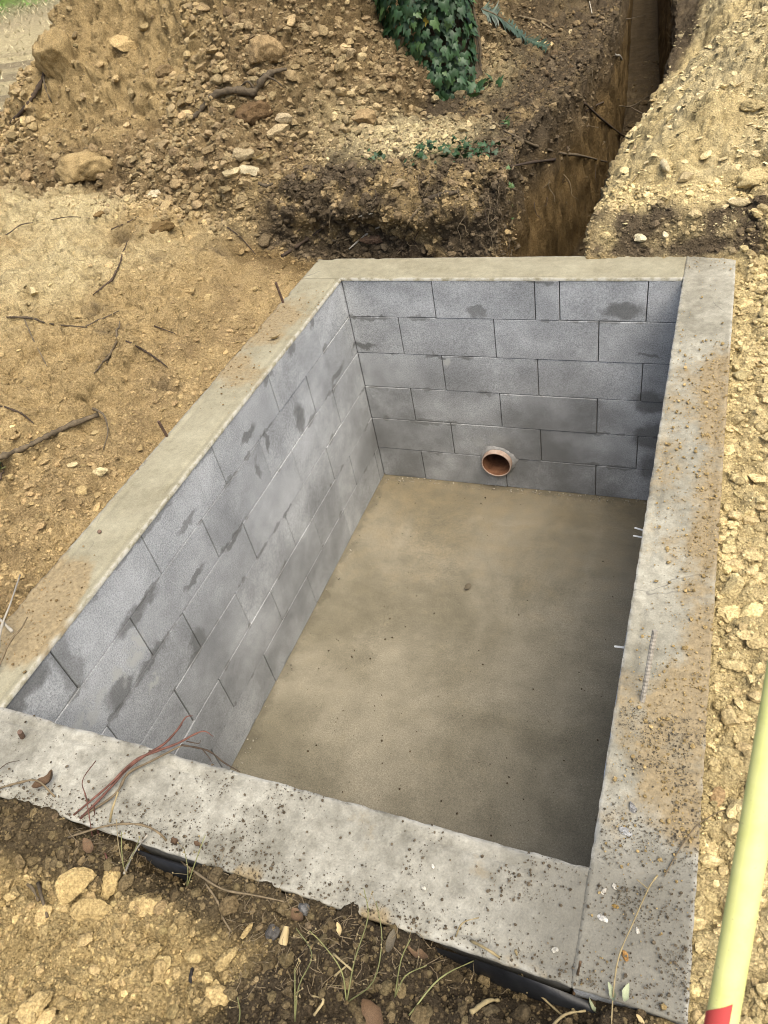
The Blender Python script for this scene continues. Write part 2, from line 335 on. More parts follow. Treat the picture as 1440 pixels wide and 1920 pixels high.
# ------------------------------------------------------------------ terrain
IX0, IX1, IY0, IY1 = 0.0, 1.49, -2.315, 0.045           # pit interior
OX0, OX1, OY0, OY1 = -0.20, 1.675, -2.515, 0.245         # pit outside
def trench_shift(y):
    return np.interp(y, [-9, .25, .9, 1.6, 2.4, 3.2, 4.5, 7, 14], [0, 0, .0, .08, .12, .12, .03, -.22, -.9])
def trench_mask(x, y):
    """0 outside, 1 on the trench floor"""
    s = x - trench_shift(y)
    m = sstep(s, .675, .735) * (1 - sstep(s, 1.02, 1.09))
    return m * sstep(y, .20, .235)
PITS = [(-1.18, -.07, .05), (-.80, -.62, .05), (-.71, -.80, .035), (-.70, .10, .06), (-1.22, .14, .05), (-.95, .02, .04), (-.40, -.87, .04), (-.95, -.52, .035), (-.66, -1.52, .04), (-1.5, -.5, .05)]
def ground_h(x, y):
    P = P3(x, y)
    w1 = fbm(P, 1.3, 3, 3)
    n2 = fbm(P, 3.1, 3, 9)
    # ----- low ground round the pit
    n4 = billow(P, 4.2, 3, 13, .6)
    left = .07 * sstep(-x, .22, .5) + .11 * sstep(-x + .30 * n2 + .05 * fbm(P, 9, 2, 14), .50, .68) + .13 * sstep(-x + .2 * n2, .75, 1.5) + .05 * sstep(-x, 1.2, 2.6)
    left = left + sstep(-x, .45, .8) * (.045 * n4 + .04 * fbm(P, 2.4, 2, 15)) + .018 * sstep(-x, .22, .3) * n4
    for px_, py_, pr_ in PITS: left = left - .05 * np.exp(-((x - px_) ** 2 + (y - py_) ** 2) / pr_ ** 2)
    left = left * (1 - .75 * sstep(-y, 1.9, 3.2))
    right = .05 * sstep(x, 1.72, 2.6) + .25 * sstep(x, 2.4, 4.0)
    near = .025 * sstep(-y, 2.50, 2.54) - .05 * sstep(-y, 3.1, 4.5) + (.030 * np.exp(-((x - .98) / .22) ** 2) + .02 * np.exp(-((x - .2) / .25) ** 2)) * np.exp(-((y + 2.58) / .06) ** 2)
    low = -.035 + left + right + near
    low = low - .085 * np.exp(-((x - 1.38) / .13) ** 4 - ((y + 2.528) / .034) ** 2) - .13 * np.exp(-((x - .64) / .085) ** 4 - ((y + 2.528) / .036) ** 2)
    low = low - .06 * np.exp(-((y - .31) / .05) ** 2) * sstep(x, -.25, -.05) * (1 - sstep(x, 1.15, 1.3))
    # ----- old ground level behind the pit
    edge = np.interp(x, [-1.3, -.9, -.55, -.3, 0, .3, .55, .8, 1.05, 1.3, 1.9, 2.6], [.9, .55, .46, .50, .50, .46, .40, .34, .31, .30, .30, .25]) + .05 * n2
    step = sstep(y, edge - .13, edge + .05)
    stepw = sstep(x, -1.2, -.55)
    up_l = .27 + .02 * w1
    back = np.where(x < 1.05, up_l, .10)
    hi = low + (back - low) * step
    hl = low + (np.maximum(low, .27) - low) * sstep(y, .1, .9)
    h = hl * (1 - stepw) + hi * stepw
    # pale sandy ledge
    h = h + .07 * np.exp(-((x + .02) / .38) ** 2 - ((y - 1.0) / .28) ** 2)
    # ----- big spoil mound at the left
    foot = np.interp(x, [-3.6, -3.0, -2.3, -1.75, -1.05, -.74, -.47, -.15, .2, .6, 1.0], [1.9, .95, .50, .62, .40, .48, .82, 1.30, 2.1, 3.2, 5.0]) + .10 * n2
    d = y - foot
    fr = np.where(d > 0, .50 * d + .18 * np.minimum(d, 1.2) ** 2, .9 * d)
    lf = 1.0 * (x + 2.98 + .2 * n2 - .05 * (y - 2))
    bk = .8 * (5.2 - y + .4 * w1)
    mo = smin(smin(fr, lf, .12), bk, .3); mo = smin(mo, 1.35 + .25 * w1 + 0 * x, .3)
    sc_ = np.exp(-(((x + 1.72) / .55) ** 2) ** 2)
    mo = mo + sc_ * (.13 * sstep(d + .16 * n2 + .03 * fbm(P, 9, 2, 23), .48, .62) + .10 * sstep(d + .2 * n2 + .03 * fbm(P, 8, 2, 24), .84, .98)) - sc_ * .10 * sstep(d, .2, .5)
    mo = np.maximum(mo, -.02)
    lift = sstep(mo, -.02, .12)
    mo = mo + lift * (.10 * fbm(P, 2.3, 3, 21) + .035 * fbm(P, 6.5, 2, 25))
    h = h + np.maximum(mo, 0)
    # far field left of and beyond the mound
    far = sstep(-x, 2.9, 3.6) * sstep(y, -.2, 1.2)
    h = h * (1 - far) + (.06 + .05 * w1 + np.maximum(mo, 0)) * far
    # dark slope between mound and trench, beyond the ivy
    h = h + .22 * sstep(y, 1.6, 3.2) * (1 - sstep(x, .1, .75)) * sstep(x, -1.6, -.4)
    # ----- sandy heap at the right of the trench
    r1 = x - (1.08 + .05 * n2 + .10 * sstep(y, 1.2, 2.2) + .22 * sstep(y, 1.7, 3.0))
    hp = smin(smin(.80 * r1, .62 * (y - .32 + .05 * n2) + .03, .10), .95 * (4.4 - y), .2)
    hp = smin(hp, .62 + .1 * w1 + 0 * x, .2)
    hp = np.maximum(hp, 0); hp = hp + sstep(hp, 0, .1) * (.05 * fbm(P, 2.9, 3, 31) + .02 * fbm(P, 8, 2, 33))
    h = h + hp
    h = h + .20 * sstep(y, 2.2, 3.4) * sstep(x, 1.15, 1.5) * (1 - sstep(hp, .1, .3))
    pdl = np.exp(-(((x + 5.0) / 1.0) ** 2 + ((y - 3.3) / .8) ** 2) ** 2); h = h * (1 - pdl) + .0 * pdl
    # distance: gently rolling
    r = np.sqrt(x * x + y * y)
    h = h * (1 - sstep(r, 8, 14)) + (.1 + .3 * w1 * sstep(r, 10, 30)) * sstep(r, 8, 14)
    return h
def trench_cut(x, y, h):
    m = trench_mask(x, y)
    fl = -.68 + .05 * fbm(P3(x, y), 3, 3, 41)
    return h * (1 - m) + fl * m, m
def rough_amp(x, y, m):
    """height of the lumps, by place"""
    a = np.full_like(x, .012)
    a = a + .016 * sstep(x, 1.65, 1.72)
    a = a + .022 * sstep(y, .35, .6) * (1 - .3 * sstep(x, 1.0, 1.2))
    a = a + .010 * sstep(-y, 2.5, 2.6)
    bank = np.exp(-((y - .45) / .16) ** 2) * sstep(x, -.6, -.35) * (1 - sstep(x, .62, .72))
    a = a + .030 * bank
    a = a + .013 * sstep(-x - .35 * y, .45, .95) * (1 - sstep(y, .3, .6))
    a = a * (1 - .75 * m)
    return a
OCH = np.array((.43, .325, .168)); PALE = np.array((.60, .51, .305)); SAND = np.array((.57, .468, .255))
BROWN = np.array((.215, .158, .087)); DARK = np.array((.066, .052, .035)); TAN = np.array((.415, .318, .158)); CLAY = np.array((.21, .145, .068))
FIELD = np.array((.42, .365, .225)); GREEN = np.array((.11, .18, .04)); MUD = np.array((.14, .115, .09))
def soil_color(x, y, z, m=None):
    P = P3(x, y, z); n = fbm(P, 2.7, 4, 51); n3 = fbm(P, 9, 3, 57)
    c = np.broadcast_to(OCH, x.shape + (3,)).copy()
    def mix(t, col):
        nonlocal c
        t = np.clip(t, 0, 1)[..., None]; c = c * (1 - t) + col * t
    mix((.55 + 1.2 * n) * sstep(-x + .45 * y, .55, 1.15), PALE)
    mix(.75 * np.exp(-((x + .38) / .20) ** 2) * sstep(y, -2.2, -1.6) * (1 - sstep(y, .2, .5)) * (.6 + n3), BROWN * 1.25)
    mix(.75 * np.exp(-((x + .30) / .12) ** 2 - ((y + 2.05) / .22) ** 2), BROWN)
    mix(sstep(x, 1.6, 1.7) * .95, SAND)
    mix(sstep(-y, 2.5, 2.56) * (1 - sstep(x, 1.55, 1.65)), TAN)
    for px_, py_, pr_ in PITS: mix(.8 * np.exp(-((x - px_) ** 2 + (y - py_) ** 2) / (pr_ * 1.2) ** 2) * (1 + 1.5 * n3), DARK * 1.8)
    # dark earth in front of the near wall
    dk = sstep(x - .55 * (y + 2.62) + .22 * n, .80, 1.02) * (y < -2.42) * (1 - sstep(x, 1.6, 1.68)) * sstep(x + .1 * n, -.38, -.18)
    edge = sstep(y, -2.66 + .07 * n, -2.58 + .07 * n) * (y < -2.42) * (1 - sstep(x, 1.6, 1.68)) * sstep(x + .1 * n, -.38, -.18)
    mix(np.maximum(dk, .9 * edge), DARK * 1.05)
    # bank, rubble mound
    beh = sstep(y + .06 * n, .25, .33) * sstep(x + .12 * n + .5 * (.4 - y).clip(-.2, .2), -.75, -.45)
    mix(beh * (1 - .55 * sstep(n3, .0, .3)), DARK * 1.35)
    low_sl = sstep(x, -1.0, -.5) * sstep(y, .05, .25) * (1 - beh) * (1 - sstep(x, .6, .7))
    mix(low_sl * .85, CLAY * .7)
    foot = np.interp(x, [-3.6, -3.0, -2.3, -1.75, -1.05, -.74, -.47, -.15, .2, .6, 1.0], [1.9, .95, .50, .62, .40, .48, .82, 1.30, 2.1, 3.2, 5.0])
    mo = sstep(y - foot + .15 * n, -.12, .06) * sstep(x + .1 * n, -3.5, -3.2)
    mix(mo * (1 - sstep(x - .2 * n, -.15, .1) * .6), BROWN * 1.02)
    mix(mo * .95 * sstep(-x + .25 * n, .95, 1.45) * sstep(z + .1 * n3, .36, .52), OCH * .92)
    mix(mo * .35 * sstep(n3, .05, .35), OCH * .7)
    led = np.exp(-(((x - .02) / .46) ** 2 + ((y - 1.02 + .1 * x) / .30) ** 2) ** 2) * sstep(z + .05 * n3, .22, .28)
    mix(led * 1.1 + led * n, PALE * .95)
    mix(.6 * np.exp(-((x - .33) / .16) ** 2 - ((y - 1.95) / .30) ** 2) * (1 + n), PALE * .8)
    mix(sstep(x, .2, .6) * sstep(y, 1.1, 1.6) * .85 * (1 - .3 * n3), DARK * 1.5)
    # heap right
    r1 = x - (1.05 + .05 * n + .22 * sstep(y, 1.7, 3.0))
    hp = sstep(r1, .0, .10) * sstep(y, .20, .245) * (1 - sstep(y, 3.4, 4.2))
    mix(hp, SAND * 1.02); mix(hp * sstep(n, -.05, .3) * .8, PALE * 1.1)
    mix(hp * (1 - sstep(y + .12 * n, .33, .41)) * (1 - sstep(x, 1.72, 1.85)) * (.8 - 1.2 * n3), DARK * 1.7)
    mix(sstep(x, 1.1, 1.25) * (1 - sstep(r1, .0, .08)) * .8, DARK * 1.8)
    if m is not None:
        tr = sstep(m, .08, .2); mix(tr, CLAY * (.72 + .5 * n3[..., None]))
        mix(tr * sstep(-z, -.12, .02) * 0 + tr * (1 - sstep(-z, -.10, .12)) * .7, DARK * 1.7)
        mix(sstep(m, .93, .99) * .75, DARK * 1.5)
    fld = sstep(-x + .3 * n, 3.15, 3.5) * sstep(y, -.4, 1.0)
    r = np.sqrt(x * x + y * y)
    fld = np.maximum(fld * (1 - mo), sstep(r, 9, 12))
    mix(fld, FIELD); mix(fld * sstep(n, .0, .3) * .6, MUD)
    mix(fld * (1 - sstep(-x - .0 * y, 4.2, 5.4)) * .7, MUD)
    mix(sstep(r + 1.5 * n, 15.5, 18), GREEN)
    return c
def build_terrain():
    def seq(segs):
        out = [segs[0][0]]
        for a, b, st in segs:
            n = max(1, int(round((b - a) / st))); out += list(np.linspace(a, b, n + 1)[1:])
        return np.array(out)
    g = lambda a, b, n: list(a + (b - a) * (np.linspace(0, 1, n + 1)[1:]) ** 2.2)
    xs = seq([(-3.9, -3.3, .03), (-3.3, -2.2, .015), (-2.2, .66, .0112), (.66, .75, .0025), (.75, 1.0, .012), (1.0, 1.10, .0028), (1.10, 2.3, .012), (2.3, 3.2, .03)])
    ys = seq([(-3.6, -3.1, .03), (-3.1, -2.45, .0085), (-2.45, .20, .0115), (.20, .60, .007), (.60, 2.6, .0125), (2.6, 4.4, .024), (4.4, 7.0, .05)])
    xs = np.concatenate([np.array(g(-3.9, -2500, 46))[::-1], xs, g(3.2, 2500, 46)])
    ys = np.concatenate([np.array(g(-3.6, -2500, 44))[::-1], ys, g(7.0, 2500, 54)])
    S, Y = np.meshgrid(xs, ys)
    wgt = sstep(S, -.4, .5) * (1 - sstep(S, 1.3, 2.3))
    X = S + trench_shift(Y) * wgt
    H = ground_h(X, Y); Z, m = trench_cut(X, Y, H)
    P = np.stack([X, Y, Z], -1)
    dx = np.gradient(P, axis=1); dy = np.gradient(P, axis=0)
    nn = np.cross(dx, dy); nn /= np.linalg.norm(nn, axis=-1, keepdims=True) + 1e-12
    wall = sstep(m, .02, .1) * (1 - sstep(m, .93, .99))
    nearf = 1 - sstep(np.sqrt(X * X + Y * Y), 7, 12)
    a = rough_amp(X, Y, m) * nearf
    d = a * (1.0 * billow(P, 11, 2, 61, .6) + .8 * billow(P, 31, 2, 67, .7) + .8 * fbm(P, 4.5, 2, 71) + .2) + (.0055 + .005 * sstep(-X - .3 * Y, .3, .9)) * (1 - m) * nearf * (billow(P, 58, 2, 63, .8) + .4 * noise(P, 90, 65))
    Ps = P * np.array([1.0, 1.0, .18]) + np.array([0, .35, 0]) * P[..., 2:3]
    d = d + wall * (.030 * fbm(Ps, 9, 4, 73, .65) + .02 * fbm(P, 5, 3, 75))
    # overhanging root mat on the bank behind the far wall
    over = np.exp(-((H - .17) / .08) ** 2) * sstep(X, -.55, -.35) * (1 - sstep(X, .45, .62)) * np.exp(-((Y - .43) / .12) ** 2)
    P = P + nn * d[..., None]
    P[..., 1] -= over * (.09 + .05 * fbm(P, 7, 2, 77))
    # keep the earth out of the walls
    ny, nx = X.shape
    idx = np.arange(nx * ny).reshape(ny, nx)
    ins = (X > OX0 + .05) & (X < OX1 - .05) & (Y > OY0 + .05) & (Y < OY1 - .03)
    near_rim = (X > OX0 - .14) & (X < OX1 + .10) & (Y > OY0 - .10) & (Y < OY1 + .02)
    P[..., 2] = np.where(near_rim & ~ins & (Y < .2), np.minimum(P[..., 2], -.002 + .35 * np.maximum(np.maximum(OX0 - X, X - OX1), np.maximum(OY0 - Y, 0)).clip(0, 1)), P[..., 2])
    lm = (sstep(X, .70, .82) * (1 - sstep(X, 1.16, 1.24))+ .5 * (1 - sstep(X, .30, .42)))
    lap = (.010 + .045 * (noise(P3(X, 0 * X), 9, 121) + .6 * noise(P3(X, 0 * X), 23, 122)).clip(-.2, 1)) * lm
    onto = (lm > .12) & (Y > OY0 - .03) & (Y < OY0 + lap) & (X < 1.6)
    lz = .009 + .006 * noise(P, 45, 123) + .004 * noise(P, 90, 124) - .012 * sstep(Y - OY0 - lap, -.015, 0)
    P[..., 2] = np.where(onto, np.maximum(P[..., 2], lz), np.where(ins | ((Y > OY0) & (Y < OY0 + .06) & (X > OX0) & (X < OX1)), np.minimum(P[..., 2], -.05), P[..., 2]))
    q = ins[:-1, :-1] & ins[1:, :-1] & ins[1:, 1:] & ins[:-1, 1:]
    F = np.stack([idx[:-1, :-1], idx[:-1, 1:], idx[1:, 1:], idx[1:, :-1]], -1)[~q]
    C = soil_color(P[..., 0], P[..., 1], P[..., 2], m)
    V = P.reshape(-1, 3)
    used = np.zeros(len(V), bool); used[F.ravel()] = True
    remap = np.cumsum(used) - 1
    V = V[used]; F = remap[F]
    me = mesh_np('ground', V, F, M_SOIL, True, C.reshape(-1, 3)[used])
    o = obj('ground', me); tag(o, kind='structure')
    return V, F
TV, TF = build_terrain()
BVH = BVHTree.FromPolygons(TV.tolist(), TF.tolist())

def in_rim(x, y):
    return OX0 < x < OX1 and OY0 < y < OY1 and not (IX0 < x < IX1 and IY0 < y < IY1)
def gz(x, y):
    """height of whatever lies under (x, y)"""
    if in_rim(x, y): return .002
    if IX0 <= x <= IX1 and IY0 <= y <= IY1: return -1.2
    h = BVH.ray_cast(Vector((x, y, 4)), Vector((0, 0, -1)))
    return h[0].z if h[0] else 0.0
def ray(u, v):
    return (RM @ Vector(((u - 720) / 1413.09, -(v - 960) / 1413.09, -1))).normalized()
def at(u, v, lift=0.0):
    d = ray(u, v); t = -CP.z / d.z if d.z < 0 else 99; p = CP + d * t
    h = BVH.ray_cast(CP, d)
    if d.z < 0 and in_rim(p.x, p.y) and (h[0] is None or h[3] > t): q = p
    elif IX0 < p.x < IX1 and IY0 < p.y < IY1 and d.z < 0: q = CP + d * ((-1.2 - CP.z) / d.z)
    else: q = h[0] if h[0] else p
    return Vector((q.x, q.y, q.z + lift))
def upz(u, v, z):
    d = ray(u, v); return CP + d * ((z - CP.z) / d.z)

# ------------------------------------------------------------------ the pit
BL, CH, TH = .46, .2, .198
_bc = {}
def block_mesh(l, t, h, mat=None):
    key = (round(l, 3), round(t, 3), round(h, 3))
    if key in _bc: return _bc[key]
    bm = bmesh.new(); bmesh.ops.create_cube(bm, size=1)
    for v in bm.verts: v.co = Vector((v.co.x * l, v.co.y * t, v.co.z * h))
    bmesh.ops.bevel(bm, geom=list(bm.edges), offset=.0017, segments=1, affect='EDGES')
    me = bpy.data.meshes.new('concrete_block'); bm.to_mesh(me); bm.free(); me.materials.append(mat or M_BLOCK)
    _bc[key] = me
    return me
def course_edges(a, b, off, special=()):
    e = [a]; x = off
    while x < b - .03:
        if x > a + .03: e.append(x)
        x += BL
    e += [s for s in special]; e.append(b)
    return sorted(e)
def wall(name, label, origin, axis, inward, length, offs, special={}, TH=.198):
    """blocks run along axis from origin; inward is the direction into the pit"""
    ax = Vector(axis); inn = Vector(inward)
    root = empty(name, (origin[0], origin[1], -1.2)); tag(root, label, 'wall')
    ang = math.atan2(ax.y, ax.x); flip = (Matrix.Rotation(ang, 3, 'Z') @ Vector((0, 1, 0))).dot(inn)
    top = -.0165
    for r in range(6):
        z1 = top if r == 0 else -CH * r - .0014; z0 = -CH * (r + 1) + .0014
        es = course_edges(0, length, offs[r % 2], special.get(r, ()))
        for a, b in zip(es[:-1], es[1:]):
            l = b - a - .0042
            if l < .012: continue
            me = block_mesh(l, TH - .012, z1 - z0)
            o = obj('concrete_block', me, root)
            c = ax * ((a + b) / 2) - inn * (TH / 2 - .006 + rng.uniform(-.0024, .0024))
            o.location = (c.x, c.y, 1.2 + (z0 + z1) / 2); o.rotation_euler = (rng.normal(0, .0015), rng.normal(0, .001), ang)
    core = block_mesh(length - .004, TH - .015, 1.180, M_MORTAR)
    o = obj('mortar_core', core, root); c = ax * (length / 2) - inn * (TH / 2)
    o.location = (c.x, c.y, .60); o.rotation_euler = (0, 0, ang)
    return root
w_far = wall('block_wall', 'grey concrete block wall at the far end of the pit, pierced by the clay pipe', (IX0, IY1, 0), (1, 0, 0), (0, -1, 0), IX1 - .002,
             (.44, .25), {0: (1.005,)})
w_left = wall('block_wall', 'long grey concrete block wall facing the camera on the left side of the pit', (IX0, IY1 + .0, 0), (0, -1, 0), (1, 0, 0), IY1 - IY0,
              (.325, .055), {})
w_right = wall('block_wall', 'concrete block wall on the right of the pit, seen only as its sandy top', (IX1, IY0 - .0, 0), (0, 1, 0), (-1, 0, 0), IY1 - IY0,
               (.2, .43), {}, .182)
w_near = wall('block_wall', 'concrete block wall nearest the camera, its pale top spattered with dark earth', (IX0, IY0, 0), (1, 0, 0), (0, 1, 0), IX1 - .002, (.1, .33), {})
# square corner piers closing the four outer corners (part of the far and near walls)
for root, cx, cy in ((w_far, OX0 / 2 - .0, (IY1 + OY1) / 2), (w_far, (IX1 + OX1) / 2, (IY1 + OY1) / 2), (w_near, OX0 / 2, (IY0 + OY0) / 2), (w_near, (IX1 + OX1) / 2, (IY0 + OY0) / 2)):
    for r in range(6):
        wx = abs(OX0) if cx < 0 else OX1 - IX1
        me = block_mesh(wx - .006, .2 - .006, .197 if r else .19)
        o = obj('corner_block', me, root)
        o.location = (cx - root.location.x, cy - root.location.y, 1.2 - CH * (r + .5) - (.003 if r == 0 else 0))

def capping(root, x0, x1, y0, y1, kind, dirt, inner):
    """concrete topping of a wall; inner = which side faces the pit"""
    st = .0085
    nx = max(4, int((x1 - x0) / st)); ny = max(4, int((y1 - y0) / st))
    X, Y = np.meshgrid(np.linspace(x0, x1, nx + 1), np.linspace(y0, y1, ny + 1))
    di = {'+x': x1 - X, '-x': X - x0, '+y': y1 - Y, '-y': Y - y0}[inner]
    do = {'+x': X - x0, '-x': x1 - X, '+y': Y - y0, '-y': y1 - Y}[inner]
    if inner in '-x+x': di = np.where((Y < IY0 - .004) | (Y > IY1 + .004), .09, di)
    else: di = np.where((X < IX0 - .004) | (X > IX1 + .004), .09, di)
    P = P3(X, Y)
    rough = .0032 if kind > .5 else .0011
    Z = rough * (fbm(P, 9, 3, 81) + .6 * fbm(P, 40, 2, 83))
    j = noise(P, 3.5, 85)
    gi = np.exp(-((di - .028 - .004 * j) / .0045) ** 2) * sstep(noise(P, 5, 87), -.35, .0)
    go = np.exp(-((do - .026 - .005 * j) / .0045) ** 2) * sstep(noise(P, 4, 89), -.3, .05)
    Z = Z - .006 * (gi + go * .8) - .002
    # broken arris
    chip = sstep(noise(P, 13, 91), .35, .75) * (1 - sstep(di, .0, .016)) + sstep(noise(P, 13, 93), .35, .75) * (1 - sstep(do, .0, .018))
    Z = Z - .007 * chip
    X = X + .0016 * noise(P, 55, 95) * (np.minimum(X - x0, x1 - X) < .004); Y = Y + .0016 * noise(P, 55, 97) * (np.minimum(Y - y0, y1 - Y) < .004)
    D = dirt(X, Y, di, do)
    Z = Z + .010 * np.clip(D, 0, 1) * (.5 + .5 * billow(P, 60, 2, 99)).clip(0, 1) * 1.0
    E = .9 * (1 - sstep(di, .001, .010)) + .7 * (1 - sstep(do, .001, .010))
    C = np.stack([np.clip(D, 0, 1), np.clip(E, 0, 1), kind + (np.exp(-((X - 1.62) / .26) ** 2) * sstep(-Y, 2.10, 2.35) if kind > .5 else 0 * X)], -1)
    n1, n2 = X.shape
    V = np.stack([X, Y, Z], -1).reshape(-1, 3); C = C.reshape(-1, 3)
    I = np.arange(n1 * n2).reshape(n1, n2)
    F = np.stack([I[:-1, :-1], I[:-1, 1:], I[1:, 1:], I[1:, :-1]], -1).reshape(-1, 4)
    ring = np.concatenate([I[0, :-1], I[:-1, -1], I[-1, :0:-1], I[:0:-1, 0]])
    lowv = V[ring].copy(); lowv[:, 2] = -.016
    nb = len(V); V = np.concatenate([V, lowv]); C = np.concatenate([C, C[ring]])
    k = np.arange(len(ring)); k2 = (k + 1) % len(ring)
    F = np.concatenate([F, np.stack([ring[k], nb + k, nb + k2, ring[k2]], -1)])
    V[:, 0] -= root.location.x; V[:, 1] -= root.location.y; V[:, 2] += 1.2
    return obj('capping', mesh_np('capping', V, F, M_CAP, True, C), root)
def d_left(x, y, di, do):
    n = fbm(P3(x, y), 6, 4, 101)
    a = .95 * np.exp(-((y + .52) / .40) ** 4) * (.55 + .9 * n + .25 * (do < .15))
    b = 1.3 * np.exp(-((y + 2.0) / .20) ** 4) * sstep(di + .10 * n - .04 * (y + 2.0) / .1, -.01, .07)
    c = .55 * (1 - sstep(do, .0, .03)) * (.6 + n)
    return np.maximum(np.maximum(a, b), c)
def d_right(x, y, di, do):
    n = fbm(P3(x, y), 7, 4, 103)
    band = (1 - sstep(do, .03, .13 + .04 * n)) * sstep(-y, .25, .65) * (1 - .55 * sstep(-y, 2.15, 2.35))
    b = 1.0 * np.exp(-((y + 1.98) / .24) ** 4) * sstep(di + .06 * n, .03, .10)
    s = .50 * sstep(-y, .15, .8) * (.7 + 1.2 * n)
    e = .5 * np.exp(-((y - .16) / .07) ** 2) * (.5 + n)
    return np.maximum.reduce([band * (.8 + .7 * n), b * (.75 + .8 * n), s, e]) * (1 - .7 * sstep(-y + .12 * n, 2.18, 2.34))
def d_near(x, y, di, do):
    n = fbm(P3(x, y), 9, 4, 107)
    return (1 - sstep(do, .0, .04)) * .5 * (.4 + 1.6 * n) * sstep(x, .7, .9) + .3 * sstep(n, .3, .6) * sstep(x, .4, .7)
def d_far(x, y, di, do):
    return .25 * fbm(P3(x, y), 6, 4, 109) * sstep(x, .9, 1.4)
capping(w_left, OX0, IX0 + .002, IY0 + .0015, IY1 - .004, 0.15, d_left, '+x')
capping(w_far, OX0, IX1 - .002, IY1 - .002, OY1, 0.15, d_far, '-y')
capping(w_right, IX1 - .001, OX1, OY0, OY1 + .004, .75, d_right, '-x')
capping(w_near, OX0, IX1 + .006, OY0, IY0 + .001, 1.0, d_near, '+y')
# black foundation sheet along the outside of the near wall
sx = np.linspace(OX0, OX1, 60); sv = []
for i, x in enumerate(sx):
    o_ = .012 + .006 * math.sin(x * 9)
    sv += [(x, OY0 - .002, -.045 - .01 * math.sin(x * 13)), (x, OY0 - o_, -.05), (x, OY0 - o_ - .004, -.5)]
sf = []
for i in range(59):
    for j in range(2): sf.append((i * 3 + j, i * 3 + j + 1, i * 3 + 4 + j, i * 3 + 3 + j))
sv = np.array(sv); sv[:, 0] -= w_near.location.x; sv[:, 1] -= w_near.location.y; sv[:, 2] += 1.2
obj('foundation_sheet', mesh_np('foundation_sheet', sv, sf, M_BLACK), w_near)

# pit floor
nx, ny = 60, 90
X, Y = np.meshgrid(np.linspace(-.1, 1.6, nx), np.linspace(-2.42, .15, ny))
Z = -1.2 + .004 * fbm(P3(X, Y), 2.5, 3, 111)
I = np.arange(nx * ny).reshape(ny, nx)
F = np.stack([I[:-1, :-1], I[:-1, 1:], I[1:, 1:], I[1:, :-1]], -1).reshape(-1, 4)
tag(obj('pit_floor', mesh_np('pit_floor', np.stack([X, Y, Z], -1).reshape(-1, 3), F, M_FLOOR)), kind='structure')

# ------------------------------------------------------------------ tubes
def tube_np(pts, rad, sides=6, sub=4, knob=.0, seed=0):
    """smooth polyline tube -> (V, F quads)"""
    P = np.array([tuple(p) for p in pts], float); n = len(P)
    Rr = np.interp(np.linspace(0, 1, (n - 1) * sub + 1), np.linspace(0, 1, len(rad)), rad) if hasattr(rad, '__len__') else np.full((n - 1) * sub + 1, rad)
    Q = []
    E = np.vstack([2 * P[0] - P[1], P, 2 * P[-1] - P[-2]])
    for i in range(n - 1):
        p0, p1, p2, p3 = E[i:i + 4]
        for t in np.linspace(0, 1, sub, endpoint=False):
            Q.append(.5 * ((2 * p1) + (-p0 + p2) * t + (2 * p0 - 5 * p1 + 4 * p2 - p3) * t * t + (-p0 + 3 * p1 - 3 * p2 + p3) * t ** 3))
    Q.append(P[-1]); Q = np.array(Q)
    T = np.gradient(Q, axis=0); T /= np.linalg.norm(T, axis=1, keepdims=True) + 1e-9
    a = np.array([0, 0, 1.0]); 
    if abs(T[0] @ a) > .9: a = np.array([1.0, 0, 0])
    r0 = np.random.default_rng(seed)
    V = []
    u = np.cross(T[0], a); u /= np.linalg.norm(u)
    for i in range(len(Q)):
        u = u - T[i] * (u @ T[i]); u /= np.linalg.norm(u) + 1e-9; v = np.cross(T[i], u)
        k = Rr[i] * (1 + knob * r0.normal())
        for s in range(sides):
            th = 2 * math.pi * s / sides; V.append(Q[i] + k * (1 + knob * .5 * r0.normal()) * (math.cos(th) * u + math.sin(th) * v))
    F = []
    m = len(Q)
    for i in range(m - 1):
        for s in range(sides):
            F.append((i * sides + s, i * sides + (s + 1) % sides, (i + 1) * sides + (s + 1) % sides, (i + 1) * sides + s))
    c0 = len(V); V += [Q[0], Q[-1]]
    for s in range(sides):
        F.append((c0, (s + 1) % sides, s, c0)); F.append((c0 + 1, (m - 1) * sides + s, (m - 1) * sides + (s + 1) % sides, c0 + 1))
    return np.array(V), F
def join_tubes(tubes):
    V, F, n = [], [], 0
    for v, f in tubes:
        V.append(v); F += [tuple(i + n for i in q) for q in f]; n += len(v)
    return np.concatenate(V), F
def poly_mesh(name, V, F, mat, smooth=True):
    me = bpy.data.meshes.new(name)
    F2 = []
    for f in F:
        g = []
        for i in f:
            if i not in g: g.append(int(i))
        if len(g) >= 3: F2.append(g)
    me.from_pydata([tuple(map(float, v)) for v in V], [], F2)
    me.polygons.foreach_set('use_smooth', [smooth] * len(F2)); me.materials.append(mat); me.update()
    return me
def tube_obj(name, tubes, mat, label=None, cat=None, group=None, parent=None):
    V, F = join_tubes(tubes)
    if parent is None:
        o0 = V[0].copy(); o = obj(name, poly_mesh(name, V - o0, F, mat)); o.location = o0
    else:
        o = obj(name, poly_mesh(name, V - np.array(parent.location), F, mat), parent)
    return tag(o, label, cat, group)

